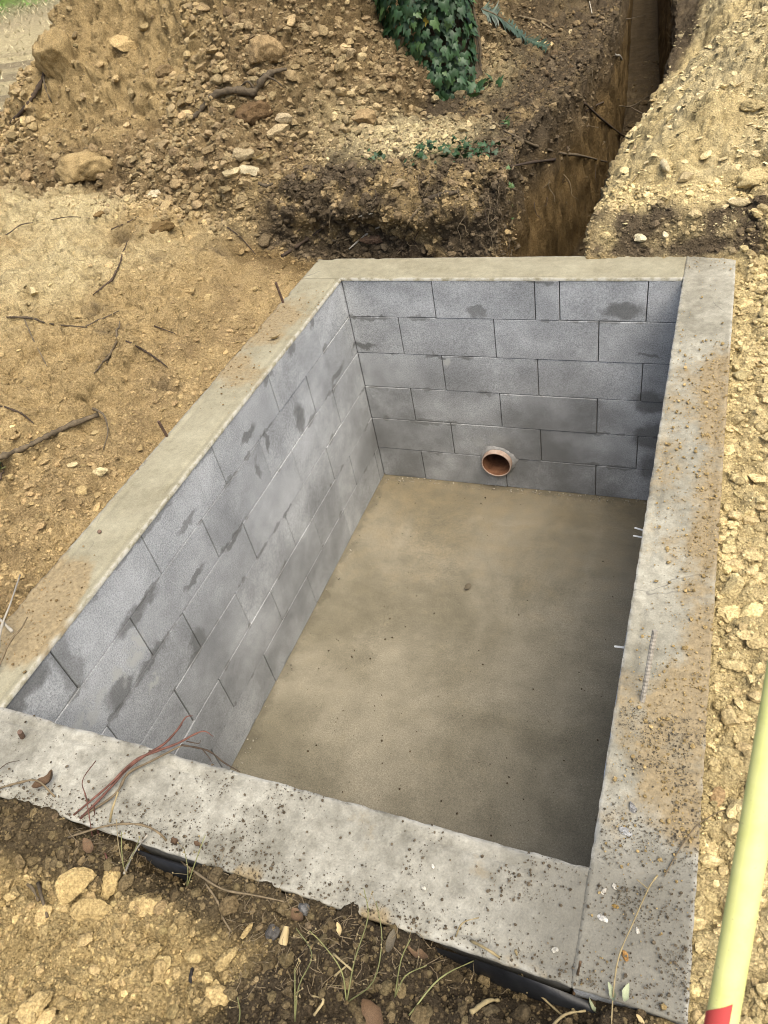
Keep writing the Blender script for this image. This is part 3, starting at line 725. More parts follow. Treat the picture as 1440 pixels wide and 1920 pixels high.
# ------------------------------------------------------------------ clay pipe through the far wall
def bore(root, x, z, r):
    V, F = [], []
    for y in (-.3, .5):
        for i in range(32): V.append((x + r * math.cos(i * math.pi / 16), y, z + r * math.sin(i * math.pi / 16)))
    F = [(i, (i + 1) % 32, 32 + (i + 1) % 32, 32 + i) for i in range(32)] + [tuple(range(32))[::-1], tuple(range(32, 64))]
    cm = poly_mesh('cutter', V, F, M_MORTAR, False); bm = bmesh.new(); bm.from_mesh(cm); bmesh.ops.recalc_face_normals(bm, faces=bm.faces[:]); bm.to_mesh(cm); bm.free()
    cut = obj('cutter', cm)
    bpy.context.view_layer.update()
    for o in list(root.children):
        bb = [o.matrix_world @ Vector(c) for c in o.bound_box]
        if min(b.x for b in bb) > x + r or max(b.x for b in bb) < x - r or min(b.z for b in bb) > z + r or max(b.z for b in bb) < z - r: continue
        md = o.modifiers.new('b', 'BOOLEAN'); md.object = cut; md.operation = 'DIFFERENCE'; md.solver = 'EXACT'
        bpy.context.view_layer.update()
        me = bpy.data.meshes.new_from_object(o.evaluated_get(bpy.context.evaluated_depsgraph_get())); me.name = o.data.name
        o.modifiers.clear(); o.data = me
    bpy.data.objects.remove(cut)
bore(w_far, .672, -1.02, .0795)
pr = empty('clay_pipe', (.672, IY1, -1.02)); tag(pr, 'short round terracotta pipe sticking out of the far block wall', 'pipe')
def lathe(prof, n=40, yaxis=True):
    V, F = [], []
    for r, d in prof:
        for i in range(n):
            t = 2 * math.pi * i / n; V.append((r * math.cos(t), d, r * math.sin(t)))
    for k in range(len(prof) - 1):
        for i in range(n):
            F.append((k * n + i, k * n + (i + 1) % n, (k + 1) * n + (i + 1) % n, (k + 1) * n + i))
    return np.array(V), F
m_clay, nt, b = new_mat('terracotta'); v_ = wpos(nt)
nz = tex(nt, 30, 5, .65, v_)
kk = mixc(nt, rng_map(nt, nz, .35, .65), (.29, .20, .15), (.40, .32, .265)); L(nt, kk, b.inputs['Base Color']); b.inputs['Roughness'].default_value = .8
bump(nt, b, nz, .3, .004)
m_clayi, nt, b = new_mat('terracotta_inside'); v_ = wpos(nt); nz = tex(nt, 22, 5, .65, v_)
kk = mixc(nt, rng_map(nt, nz, .35, .65), (.10, .045, .024), (.24, .12, .065)); L(nt, kk, b.inputs['Base Color']); b.inputs['Roughness'].default_value = .7
V, F = lathe([(.0785, .03), (.0785, -.036), (.0775, -.040), (.0725, -.0405), (.0715, -.037)])
obj('pipe_barrel', poly_mesh('pipe_barrel', V, F, m_clay), pr)
V, F = lathe([(.0712, -.037), (.070, .10), (.070, .42), (.001, .42)])
obj('pipe_bore', poly_mesh('pipe_bore', V, F, m_clayi), pr)
V, F = [], []
n = 44
for i in range(n):
    t = 2 * math.pi * i / n; e = .098 + .010 * math.sin(3 * t + 1) + .005 * math.sin(7 * t) + random.uniform(-.005, .007)
    for r, d in ((.0795, -.010), (.088, -.008), (e, .0015), (e + .004, .006)): V.append((r * math.cos(t), d + random.uniform(-.001, .001), r * math.sin(t)))
for i in range(n):
    for k in range(3): F.append((i * 4 + k, i * 4 + k + 1, ((i + 1) % n) * 4 + k + 1, ((i + 1) % n) * 4 + k))
obj('mortar_collar', poly_mesh('mortar_collar', V, F, plain('collar_mortar', (.27, .27, .265), .95, .3, 40, .5)), pr)

# ------------------------------------------------------------------ reinforcing bars
def rebar(a, b, r, mat, label, ribs=True, group=None):
    a = Vector(a); b = Vector(b); L_ = (b - a).length; n = max(6, int(L_ / .0045)) if ribs else 8
    V, F = [], []
    S = 8
    for i in range(n + 1):
        rr = r * (1.16 if (ribs and i % 2 and 0 < i < n) else 1.0)
        for s in range(S):
            t = 2 * math.pi * s / S; V.append((rr * math.cos(t), rr * math.sin(t), L_ * i / n))
    for i in range(n):
        for s in range(S): F.append((i * S + s, i * S + (s + 1) % S, (i + 1) * S + (s + 1) % S, (i + 1) * S + s))
    F.append(tuple(range(S))[::-1]); F.append(tuple(n * S + s for s in range(S)))
    o = obj('rebar', poly_mesh('rebar', V, F, mat, False)); o.location = a
    o.rotation_euler = (b - a).to_track_quat('Z', 'Y').to_euler()
    return tag(o, label, 'steel bar', group)
def stub(u, v, u2, v2, h, r, label, mat=None):
    a = upz(u, v, -.03); b = upz(u2, v2, h); rebar(a + Vector((0, 0, 0)), b, r, mat or M_RUST, label)
stub(535, 578, 517, 530, .10, .0055, 'rusty bar end standing in the left rim nearest the far corner')
stub(319, 828, 297, 790, .075, .005, 'rusty bar end leaning halfway along the outer edge of the left rim')
stub(190, 1003, 186, 996, .008, .006, 'rusty bar stub cut almost flush in the left rim')
stub(47, 1390, 37, 1372, .035, .006, 'short rusty bar stub in the pale near rim at the left')
rebar(upz(1204, 1318, -.005), upz(1228, 1182, .16), .0052, M_STEEL, 'long ribbed grey steel bar rising from the right rim')

# white ties sticking out of the right wall
for i, (u, v, tl, lb) in enumerate(((1196, 992, .055, 'white plastic tie on the right pit wall, farthest of three'), (1195, 1006, .05, 'white plastic tie on the right pit wall, just below another tie'),
                                    (1162, 1213, .06, 'white plastic tie on the right pit wall, alone nearer the camera'))):
    d = ray(u + 6, v); t = (1.475 - CP.x) / d.x; p = CP + d * abs(t)
    d2 = ray(u + 6, v); p = upz(u + 6, v, -.62); p.x = min(p.x, 1.47)
    me = block_mesh(.034, .006, .0025, M_WHITE)
    me = me.copy(); me.materials.clear(); me.materials.append(M_WHITE)
    o = obj('plastic_tie', me); o.location = (1.49 - .015, upz(u, v, -.12).y, -.12); o.rotation_euler = (0, R(6), R(8 * (i - 1)))
    tag(o, lb, 'plastic tie')

# ------------------------------------------------------------------ yellow pole in the foreground
def pole():
    dep = .74
    p1 = CP + (RM @ Vector(((1391 - 720) / 1413.09, -(1700 - 960) / 1413.09, -1))) * dep
    p2 = CP + (RM @ Vector(((1365 - 720) / 1413.09, -(1850 - 960) / 1413.09, -1))) * dep
    dn = (p2 - p1).normalized()
    foot_t = (p1.z + .03) / -dn.z
    foot = p1 + dn * foot_t; top = p1 - dn * .62
    red_t = (CP + (RM @ Vector(((1352 - 720) / 1413.09, -(1893 - 960) / 1413.09, -1))) * dep - p1).dot(dn)
    Ltot = (foot - top).length
    root = empty('marker_pole', foot); tag(root, 'blurred yellow pole with a red patch close to the camera at the lower right', 'pole')
    q = (top - foot).to_track_quat('Z', 'Y'); root.rotation_euler = q.to_euler()
    m_y, nt, b = new_mat('yellow_fibreglass'); v = N(nt, 'ShaderNodeTexCoord').outputs['Object']
    nz = tex(nt, 35, 4, .6, v); kk = mixc(nt, rng_map(nt, nz, .3, .7), (.56, .58, .21), (.64, .65, .27)); g_ = tex(nt, 14, 6, .75, v); g2 = tex(nt, 140, 3, .7, v); kk = mixc(nt, rng_map(nt, g_, .56, .75, 0, .55), kk, (.38, .34, .15)); kk = mixc(nt, rng_map(nt, g2, .66, .72, 0, .5), kk, (.24, .19, .10)); L(nt, kk, b.inputs['Base Color']); b.inputs['Roughness'].default_value = .55
    m_r, nt, b = new_mat('red_tape'); b.inputs['Base Color'].default_value = (.42, .06, .055, 1); b.inputs['Roughness'].default_value = .5
    S = 40; r = .0147
    zr = Ltot - .62 - red_t
    V, F = [], []
    rings = [(0, .001), (0.0, r * .9), (.004, r), (Ltot - .006, r), (Ltot, r * .85), (Ltot, .001)]
    for z, rr in rings:
        for s in range(S): t = 2 * math.pi * s / S; V.append((rr * math.cos(t), rr * math.sin(t), z))
    for k in range(len(rings) - 1):
        for s in range(S): F.append((k * S + s, k * S + (s + 1) % S, (k + 1) * S + (s + 1) % S, (k + 1) * S + s))
    obj('shaft', poly_mesh('shaft', V, F, m_y), root)
    # red band, with a slanted upper end, that leaves one side of the shaft bare
    toc = q.inverted() @ (CP - (foot + (top - foot) * (zr / Ltot))); th0 = math.atan2(toc.y, toc.x)
    rl = q.inverted() @ Vector(RM.col[0]); sg = 1 if (-math.sin(th0) * rl.x + math.cos(th0) * rl.y) > 0 else -1
    V, F = [], []
    K = 22
    for i in range(K + 1):
        f = i / K; t = th0 + sg * (-1.8 + 2.25 * f)
        zt = zr - .012 + .028 * f
        for z in (zr - .15, zt): V.append(((r + .0006) * math.cos(t), (r + .0006) * math.sin(t), z))
    for i in range(K): F.append((i * 2, i * 2 + 2, i * 2 + 3, i * 2 + 1))
    obj('red_band', poly_mesh('red_band', V, F, m_r), root)
pole()

# ------------------------------------------------------------------ stones and clods
def rock_mesh(seed, sub, chop=6, flat=1.0, jit=.10, name='soil_clod'):
    r0 = np.random.default_rng(seed)
    bm = bmesh.new(); bmesh.ops.create_icosphere(bm, subdivisions=sub, radius=1)
    V = np.array([v.co[:] for v in bm.verts]); F = np.array([[v.index for v in f.verts] for f in bm.faces]); bm.free()
    for _ in range(chop):
        n = r0.normal(size=3); n /= np.linalg.norm(n); d = r0.uniform(.45, .85)
        q = V @ n; V = V - np.maximum(q - d, 0)[:, None] * n
    V = V * (1 + jit * noise(V + seed * 3.1, 1.7, seed)[:, None] + jit * .6 * noise(V, 4.1, seed + 5)[:, None])
    V = V * np.array([1.0, r0.uniform(.68, .95), r0.uniform(.5, .8) * flat])
    V /= np.abs(V[:, :2]).max()
    return V, F
ROCK1 = [rock_mesh(100 + i, 1, 5, 1.0, .16) for i in range(14)]     # 20-face style, coarse (icosphere 1 = 20 faces)
ROCK3 = [rock_mesh(200 + i, 3, 9, 1.0, .14) for i in range(12)]
ROCK2 = [rock_mesh(300 + i, 2, 7, 1.0, .15) for i in range(12)]
SLAB3 = []
for i in range(6):
    V, F = rock_mesh(400 + i, 4, 9, .55, .08)
    V = V + (V / (np.linalg.norm(V, axis=1, keepdims=True) + 1e-9)) * (.05 * billow(V + i, 3.2, 3, 410 + i, .65))[:, None]
    SLAB3.append((V, F))
CL = []      # x, y, size, colour, zone
def zone(name, n, box, smin_, smax_, power, accept=None, col=None, jitter=.18, hue=0):
    X = rng.uniform(box[0], box[1], n); Y = rng.uniform(box[2], box[3], n)
    u = rng.uniform(0, 1, n); S = smin_ * (1 + u * ((smax_ / smin_) ** -power - 1)) ** (-1 / power)
    k = np.ones(n, bool)
    if accept is not None: k = rng.uniform(0, 1, n) < accept(X, Y)
    k &= ~((X > OX0 - .004) & (X < OX1 + .004) & (Y > OY0 - .004) & (Y < OY1 + .004))
    k &= ~((trench_mask(X, Y) > .02) & (Y > .2) & (name != 'trench'))
    X, Y, S = X[k], Y[k], S[k]
    for x, y, s in zip(X, Y, S):
        CL.append((x, y, s, name, col, jitter))
nz2 = lambda x, y, f, s: fbm(P3(x, y), f, 3, s)
mfoot = lambda x: np.interp(x, [-3.6, -3.0, -2.3, -1.75, -1.05, -.74, -.47, -.15, .2, .6, 1.0], [1.9, .95, .50, .62, .40, .48, .82, 1.30, 2.1, 3.2, 5.0])
zone('right', 17000, (OX1, 2.45, -3.1, .35), .0028, .034, 1.9)
zone('right', 330, (OX1, 2.3, -2.9, .3), .014, .034, 1.6)
zone('front', 26000, (-.3, 1.68, -3.25, -2.5), .0018, .024, 2.1)
zone('front', 130, (-.1, 1.5, -3.1, -2.55), .009, .020, 1.9)
scarp = lambda x, y: np.exp(-(((x + 1.75) / .50) ** 2 + ((y - mfoot(x) - .75) / .55) ** 2) ** 2)
zone('mound', 22000, (-3.2, .5, .25, 2.8), .006, .045, 2.3, lambda x, y: sstep(y - mfoot(x), -.15, .05) * (1 - .6 * sstep(y - mfoot(x), .7, 1.5)) * (1 - .85 * scarp(x, y)) * (.35 + .65 * sstep(nz2(x, y, 2.2, 44), -.25, .1)))
zone('mound', 7000, (-3.2, .3, .25, 1.9), .010, .050, 2.0, lambda x, y: np.exp(-((y - mfoot(x) - .22) / .34) ** 2) * (.3 + .7 * sstep(nz2(x, y, 1.7, 46), -.2, .15)))
zone('mound', 6500, (-1.35, .35, .35, 2.4), .010, .048, 2.0, lambda x, y: sstep(y - mfoot(x), -.22, .0) * (.4 + .6 * sstep(nz2(x, y, 1.9, 47), -.2, .1)))
zone('ledge', 5500, (-.55, .62, .62, 1.5), .0035, .022, 2.1, lambda x, y: np.exp(-(((x - .02) / .46) ** 2 + ((y - 1.02 + .1 * x) / .30) ** 2) ** 2))
zone('bank', 4500, (-.6, .68, .30, 1.0), .005, .028, 2.0, lambda x, y: .3 + .7 * (nz2(x, y, 4, 5) > 0))
zone('dark', 5000, (.1, 1.0, .9, 5.0), .006, .032, 2.1)
zone('heap', 11000, (1.08, 2.5, .28, 3.4), .004, .030, 2.2, lambda x, y: .25 + .75 * (nz2(x, y, 2.6, 45) > -.05))
zone('heap', 200, (1.15, 2.3, .32, 2.3), .014, .036, 1.9)
zone('left', 6000, (-.75, OX0, -2.3, .3), .0028, .020, 2.2, lambda x, y: np.exp(-((x + .34) / .16) ** 2) + .1)
zone('left', 14000, (-2.6, -.3, -2.3, .6), .0032, .024, 2.2, lambda x, y: .12 + .8 * (nz2(x, y, 1.6, 8) > .1))
zone('left', 2200, (-1.0, OX0, -2.5, -1.3), .004, .026, 2.1)
zone('trench', 700, (.7, 1.2, .25, 6.0), .008, .05, 1.8, lambda x, y: trench_mask(x, y) > .97)
zone('farleft', 900, (-3.9, -2.4, -.4, 2.2), .008, .05, 1.8)

GROUPS = {'right': ('loose ochre clod on the bare soil right of the pit', 'ochre clods right of the pit'),
    'front': ('small ochre clod on the soil in front of the near rim', 'clods in front of the near rim'),
    'mound': ('brown stony clod on the face of the big spoil mound', 'clods on the big spoil mound'),
    'ledge': ('pale stone chip on the sandy ledge above the dark bank', 'stone chips on the sandy ledge'),
    'bank': ('dark crumbly clod on the rooty bank behind the far rim', 'clods on the dark bank'),
    'dark': ('dark clod on the earth between the ivy and the trench', 'clods beside the trench'),
    'heap': ('pale yellow flaky stone on the sandy heap right of the trench', 'stones on the sandy heap'),
    'left': ('small clod on the smooth ochre slope left of the pit', 'clods on the slope left of the pit'),
    'trench': ('dark clod lying on the trench floor', 'clods on the trench floor'),
    'farleft': ('brown clod at the left foot of the spoil mound', 'clods at the left foot of the mound')}
ctr = np.array([(c[0], c[1]) for c in CL]); sz = np.array([c[2] for c in CL])
zz = np.array([gz(x, y) for x, y in ctr])
cc = soil_color(ctr[:, 0], ctr[:, 1], zz)
zn = np.array([c[3] for c in CL])
mixto = {'right': SAND * 1.02, 'front': TAN * 1.0, 'mound': np.array((.31, .245, .145)), 'bank': DARK * 2.1, 'ledge': PALE * .95, 'dark': BROWN * .9, 'heap': PALE * 1.15, 'left': OCH * .95, 'trench': BROWN * .7, 'farleft': BROWN * 1.1}
mw = {'right': .5, 'front': .45, 'mound': .55, 'bank': .5, 'ledge': .6, 'dark': .4, 'heap': .6, 'left': .35, 'trench': .6, 'farleft': .5}
for k in mixto:
    s_ = zn == k; t_ = np.clip(rng.normal(mw[k], .22, s_.sum()), 0, 1)[:, None]; t_ = t_ * (.35 + .65 * sstep(cc[s_].mean(1), .08, .16))[:, None] if k == 'front' else t_; cc[s_] = cc[s_] * (1 - t_) + mixto[k] * t_
lv = rng.normal(1.0, .13, len(CL))
lv[(zn == 'mound')] = rng.normal(1, .22, (zn == 'mound').sum()).clip(.55, 1.8); lv[rng.uniform(size=len(CL)) < .05] *= 1.35
cc = np.clip(cc * lv[:, None] * (1 + rng.normal(0, .012, (len(CL), 3))), .01, .85)
Pw = np.stack([ctr[:, 0], ctr[:, 1], zz], -1)
RMn = np.array(RM); q = (Pw - np.array(CP)) @ RMn
uu = 720 + 1413 * q[:, 0] / -q[:, 2]; vv = 960 - 1413 * q[:, 1] / -q[:, 2]
inf = (q[:, 2] < -.2) & (uu > 0) & (uu < 1440) & (vv > 0) & (vv < 1920)
app = np.where(inf, sz / -q[:, 2], 0)
order = np.argsort(-app); NBIG = 290
big = np.zeros(len(CL), bool); big[order[:NBIG]] = True
MARKS = [(1365, 1153, 'the pale round stone'), (1342, 1497, 'the brown oval stone'), (1355, 1045, 'the angular clod midway along the right rim'), (1375, 1250, 'the broad clod beside the steel bar'),
    (1380, 480, 'the far right corner of the rim'), (1380, 700, 'the upper right rim'), (1375, 860, 'the dirtiest stretch of right rim'), (1330, 1690, 'the yellow pole'), (1400, 1380, 'the top of the yellow pole'),
    (140, 1665, 'the largest flat yellow stone'), (272, 1697, 'the square half buried clod'), (408, 1868, 'the blocky stone at the bottom edge'), (66, 1890, 'the stone at the lower left edge'), (83, 1690, 'the two stick stubs'),
    (360, 1828, 'the black slate splinter'), (465, 1745, 'the oval pebble'), (534, 1692, 'the end of the winding stem'), (785, 1796, 'the brown curled leaf'), (700, 1896, 'the reddish brown leaf'), (30, 1530, 'the left end of the near rim'),
    (500, 112, 'the large round boulder of earth'), (430, 190, 'the thick curved root'), (476, 222, 'the rusty brown lump'), (160, 325, 'the broad ochre block'), (108, 120, 'the left shoulder boulder'), (235, 75, 'the pale slab in the scarp'),
    (308, 138, 'the dark angular clod'), (452, 327, 'the pair of pale lumpy stones'), (525, 252, 'the long tan stone'), (680, 228, 'the big brown clod by the ledge'), (655, 98, 'the tan cobble high on the mound'), (770, 110, 'the ivy trunk'),
    (300, 430, 'the dark clod on the ochre slope'), (1247, 315, 'the long whitish stone'), (1383, 385, 'the pale slab on the heap'), (1410, 200, 'the hollow clod'), (1200, 448, 'the small bright stone'), (130, 790, 'the thick grey stick'),
    (850, 285, 'the creeping ivy mat'), (745, 345, 'the flat stone in the bank'), (60, 640, 'the long level twig'), (40, 1150, 'the whitish twig')]
_seen = {}
def clod_label(i):
    u, v = uu[i], vv[i]; mu, mv, nm = min(MARKS, key=lambda m: (m[0] - u) ** 2 + (m[1] - v) ** 2)
    du, dv = u - mu, v - mv
    side = ('right of' if du > 0 else 'left of') if abs(du) > abs(dv) else ('below' if dv > 0 else 'above')
    how = 'just ' if math.hypot(du, dv) < 45 else ('well ' if math.hypot(du, dv) > 120 else '')
    px = app[i] * 1413 * 2; sz_ = 'big' if px > 42 else ('small' if px < 27 else 'middling')
    l_ = float(cc[i].mean()); ref = float(cc[zn == zn[i]].mean()); tone = 'pale' if l_ > ref * 1.12 else ('dark' if l_ < ref * .88 else {'right': 'ochre', 'front': 'ochre', 'heap': 'yellow', 'left': 'ochre'}.get(zn[i], 'brown'))
    kind = 'stone' if zn[i] == 'heap' else 'clod'
    return f'{sz_} {tone} {kind} {how}{side} {nm}'
def rot_rand(n):
    a = rng.uniform(0, 2 * np.pi, n); b_ = rng.normal(0, .35, n); c_ = rng.normal(0, .35, n)
    out = np.empty((n, 3, 3))
    for i in range(n): out[i] = np.array(Euler((b_[i], c_[i], a[i])).to_matrix())
    return out
def rock_me(nm, V, F, mat, smooth=False):
    return mesh_np(nm, V, F, mat, smooth)
RM3 = [rock_me('soil_clod', V, F, M_CLOD, True) for V, F in ROCK3]
for me in RM3 + []: pass
def lump(seed, amp=.16):
    V, F = rock_mesh(seed, 4, 5, 1.0, .10)
    n_ = V / (np.linalg.norm(V, axis=1, keepdims=True) + 1e-9)
    V = V + n_ * (amp * billow(V + seed, 1.6, 3, seed, .6) + amp * .6 * billow(V, 5, 2, seed + 3, .7))[:, None]
    return V, F
LUMP = [rock_me('soil_clod', *lump(500 + i), M_CLOD, True) for i in range(6)]
RM2 = [rock_me('soil_clod', V, F, M_CLOD, False) for V, F in ROCK2]
SM3 = [rock_me('flat_stone', V, F, M_CLOD, True) for V, F in SLAB3]
def sharpen(me, ang=32):
    for e in (me,): 
        bm = bmesh.new(); bm.from_mesh(me)
        for ed in bm.edges:
            if len(ed.link_faces) == 2 and ed.calc_face_angle(0) > R(ang): ed.smooth = False
        bm.to_mesh(me); bm.free()
for me in RM3 + SM3: sharpen(me, 28)
for i in np.nonzero(big)[0]:
    s = sz[i]; px = app[i] * 1413 * 2
    o = obj('soil_clod', SM3[i % 6] if zn[i] == 'heap' else (RM3 if px > 22 else RM2)[i % 12])
    o.location = (ctr[i, 0], ctr[i, 1], zz[i] + s * .22); o.scale = (s, s, s)
    o.rotation_euler = (rng.normal(0, .3), rng.normal(0, .3), rng.uniform(0, 6.28)); o.color = tuple(cc[i]) + (1,)
    tag(o, clod_label(i), 'clod', GROUPS[zn[i]][1])
STUFF_LABEL = {'right': 'fine loose crumbs of ochre soil right of the pit', 'front': 'fine crumbs of ochre soil before the near rim', 'mound': 'brown stony rubble covering the big spoil mound',
    'ledge': 'pale gravelly chips on the sandy ledge', 'bank': 'dark crumbs of topsoil on the rooty bank', 'dark': 'brown crumbs beside the trench', 'heap': 'pale flaky crumbs covering the sandy heap', 'left': 'scattered crumbs on the ochre slope left of the pit',
    'trench': 'dark crumbs on the trench floor', 'farleft': 'brown crumbs at the left foot of the mound'}
def stuff_mesh(name, pos, size, cols, sink, label, flat=1.0):
    n = len(pos); Rm = rot_rand(n); Vs, Fs, Cs, k = [], [], [], 0
    pick = rng.integers(0, len(ROCK1), n)
    for j in range(len(ROCK1)):
        s_ = np.nonzero(pick == j)[0]
        if not len(s_): continue
        V0, F0 = ROCK1[j]
        W = np.einsum('nij,vj->nvi', Rm[s_], V0 * np.array([1, 1, flat])) * size[s_][:, None, None] + pos[s_][:, None, :]
        W[..., 2] += (size[s_] * sink)[:, None]
        Vs.append(W.reshape(-1, 3)); Fs.append((F0[None] + (k + np.arange(len(s_)) * len(V0))[:, None, None]).reshape(-1, 3))
        Cs.append(np.repeat(cols[s_], len(V0), 0)); k += len(s_) * len(V0)
    o = obj(name, mesh_np(name, np.concatenate(Vs), np.concatenate(Fs), M_RUBBLE, False, np.concatenate(Cs)))
    return tag(o, label, 'crumbs', None, 'stuff')
for k in STUFF_LABEL:
    s_ = np.nonzero((zn == k) & ~big)[0]
    if len(s_): stuff_mesh('soil_crumbs', Pw[s_], sz[s_], cc[s_], .15, STUFF_LABEL[k], .45 if k in ('heap', 'ledge') else (.7 if k == 'left' else 1.0))

def face_clods(n, test, s0, s1, label, mul):
    T = TV[TF[:, :3]]; c = T.mean(1); k = test(c); T = T[k]; 
    a = np.linalg.norm(np.cross(T[:, 1] - T[:, 0], T[:, 2] - T[:, 0]), axis=1); a /= a.sum()
    pk = rng.choice(len(T), n, p=a); u = rng.dirichlet((1, 1, 1), n); pos = (T[pk] * u[..., None]).sum(1)
    u = rng.uniform(0, 1, n); S = s0 * (1 + u * ((s1 / s0) ** -2.1 - 1)) ** (-1 / 2.1)
    C = soil_color(pos[:, 0], pos[:, 1], pos[:, 2]) * mul * rng.normal(1, .2, n)[:, None].clip(.5, 1.6)
    stuff_mesh('soil_crumbs', pos, S, C, .0, label)
face_clods(5200, lambda c: (c[:, 0] > -.75) & (c[:, 0] < .70) & (c[:, 1] > .22) & (c[:, 1] < .62) & (c[:, 2] < .33) & (c[:, 2] > -.15), .004, .030, 'dark crumbs bedded in the face of the rooty bank', 1.25)
face_clods(1500, lambda c: (c[:, 0] > .55) & (c[:, 0] < .95) & (c[:, 1] > .22) & (c[:, 1] < 4) & (c[:, 2] < .30) & (c[:, 2] > .0), .005, .032, 'dark crumbs bedded in the lip of the trench', 1.3)
face_clods(1500, lambda c: (c[:, 0] > 1.02) & (c[:, 0] < 1.9) & (c[:, 1] > .22) & (c[:, 1] < .55) & (c[:, 2] < .2) & (c[:, 2] > -.1), .004, .026, 'dark crumbs at the foot of the sandy heap', 1.2)

# crumbs lying on the rims and on the pit floor
def rim_crumbs(n, box, dens, smin_, smax_, col, label, z=.003, name='rim_crumbs'):
    X = rng.uniform(box[0], box[1], n); Y = rng.uniform(box[2], box[3], n)
    k = rng.uniform(size=n) < dens(X, Y); X, Y = X[k], Y[k]; n = len(X)
    u = rng.uniform(0, 1, n); S = smin_ * (1 + u * ((smax_ / smin_) ** -2. - 1)) ** (-1 / 2.)
    c = np.array(col)[None] * rng.normal(1, .2, n)[:, None].clip(.4, 1.7)
    stuff_mesh(name, np.stack([X, Y, np.full(n, z)], -1), S, c, .2, label)
rim_crumbs(9000, (IX1 + .01, OX1, OY0, OY1), lambda x, y: np.clip(d_right(x, y, x - IX1, OX1 - x), 0.03, 1) * .8, .0010, .0075, (.34, .255, .125), 'sandy crumbs of earth on the right rim')
rim_crumbs(3000, (OX0, IX0, IY0, .0), lambda x, y: np.clip(d_left(x, y, -x, x - OX0), 0.01, 1) * .7, .0010, .006, (.25, .18, .095), 'brown crumbs of earth on the left rim')
rim_crumbs(9000, (-.1, OX1, OY0, IY0), lambda x, y: .05 + .9 * np.exp(-((y - OY0) / .045) ** 2) + .6 * (nz2(x, y, 7, 17) > .12) * sstep(x, .35, .9), .0009, .0045, (.12, .098, .07), 'dark crumbs of earth on the near rim')
rim_crumbs(5500, (IX1 + .01, OX1, OY0, -1.95), lambda x, y: .10 + .75 * sstep(nz2(x, y, 11, 18), -.05, .25), .0007, .0034, (.14, .122, .092), 'dark crumbs of earth on the near right corner')
rim_crumbs(700, (IX0 + .03, IX1 - .03, IY0 + .05, IY1 - .05), lambda x, y: .35 + .5 * sstep(-y, .8, 1.8), .0014, .006, (.085, .065, .045), 'dark specks of earth on the pit floor', -1.197, 'floor_crumbs')
rim_crumbs(90, (IX0 + .004, IX0 + .05, IY0 + .3, IY1 - .01), lambda x, y: 1 + 0 * x, .002, .008, (.30, .28, .23), 'pale mortar crumbs along the foot of the left wall', -1.197, 'floor_crumbs')
rim_crumbs(170, (IX0 + .03, IX1 - .03, IY1 - .05, IY1 - .004), lambda x, y: 1 + 0 * x, .002, .009, (.36, .33, .27), 'pale mortar crumbs along the foot of the far wall', -1.197, 'floor_crumbs')

# stones that stand out
def stone(u, v, px, col, label, kind='stone', slab=False, seed=0, rot=None, sq=(1, 1, 1), sink=.1, tilt=(0, 0)):
    p = at(u, v); d = (p - CP).length; s = px / 2 / 1413 * d
    me = LUMP[seed % 6] if (px > 45 and not slab) or (kind == 'soil_clod') else (SM3 if slab else RM3)[seed % (6 if slab else 12)]
    o = obj(kind, me); o.location = p + Vector((0, 0, s * sink)); o.scale = (s * sq[0], s * sq[1], s * sq[2])
    o.rotation_euler = (tilt[0], tilt[1], rot if rot is not None else rng.uniform(0, 6.28)); o.color = tuple(col) + (1,)
    return tag(o, label, 'stone' if 'stone' in kind else 'clod')
PS = (.46, .385, .235); PT = (.43, .325, .155)
stone(140, 1665, 70, PT, 'largest flat yellow stone tilted on the soil in the lower left', 'flat_stone', True, 0, .9, (1.1, .75, .8), .2, (.3, .2))
stone(172, 1708, 76, PT, 'long yellow stone just below the largest flat one, lower left', 'flat_stone', True, 1, .35, (1.0, .55, .8), .15, (.2, 0))
stone(210, 1655, 60, PT, 'chunky yellow stone with a grey chip beside two flat stones', 'stone', False, 2, 2., (1, .85, .9), .1)
stone(272, 1697, 62, TAN * 1.1, 'square ochre clod half buried right of the flat yellow stones', 'soil_clod', False, 3, .3, (1, .9, .7), 0)
stone(408, 1868, 50, TAN * 1.25, 'blocky ochre stone near the bottom edge of the picture', 'stone', False, 4, .2, (1, .85, .8), .1)
stone(66, 1890, 60, TAN * 1.2, 'ochre stone cut by the lower left bottom edge', 'stone', False, 5, 1., (1, .8, .8), .1)
stone(427, 1800, 48, TAN, 'narrow ochre clod on the soil above the blocky bottom stone', 'soil_clod', False, 6, 1.1, (1, .6, .7), .1)
stone(285, 1785, 36, TAN * 1.05, 'small upright ochre clod in the lower left soil', 'soil_clod', False, 7, 1.2, (1, .7, .9), .1)
stone(465, 1745, 30, TAN * 1.05, 'oval ochre pebble beside the dark earth edge', 'stone', False, 8, 1.2, (1, .55, .7), .1)
stone(570, 1705, 26, (.15, .15, .15), 'small grey flint in the dark earth under the near rim', 'stone', False, 9)
stone(510, 1750, 34, (.09, .087, .085), 'dark grey stone sunk in the earth near the shell', 'stone', False, 10)
stone(360, 1828, 26, (.045, .043, .043), 'black splinter of slate on the ochre soil', 'flat_stone', True, 2, 1.9, (1, .35, .6), .1)
stone(1365, 1153, 54, SAND * 1.25, 'pale round stone beside the right rim', 'stone', False, 1, .5, (1, .85, .8), .15)
stone(1342, 1497, 44, (.40, .28, .15), 'smooth brown oval stone against the right rim near the yellow pole', 'stone', False, 5, 1.3, (1, .75, .85), .2)
stone(1376, 1518, 40, SAND * 1.1, 'pale lumpy stone between the brown oval stone and the pole', 'stone', False, 7, 1.2, (1, .7, .85), .15)
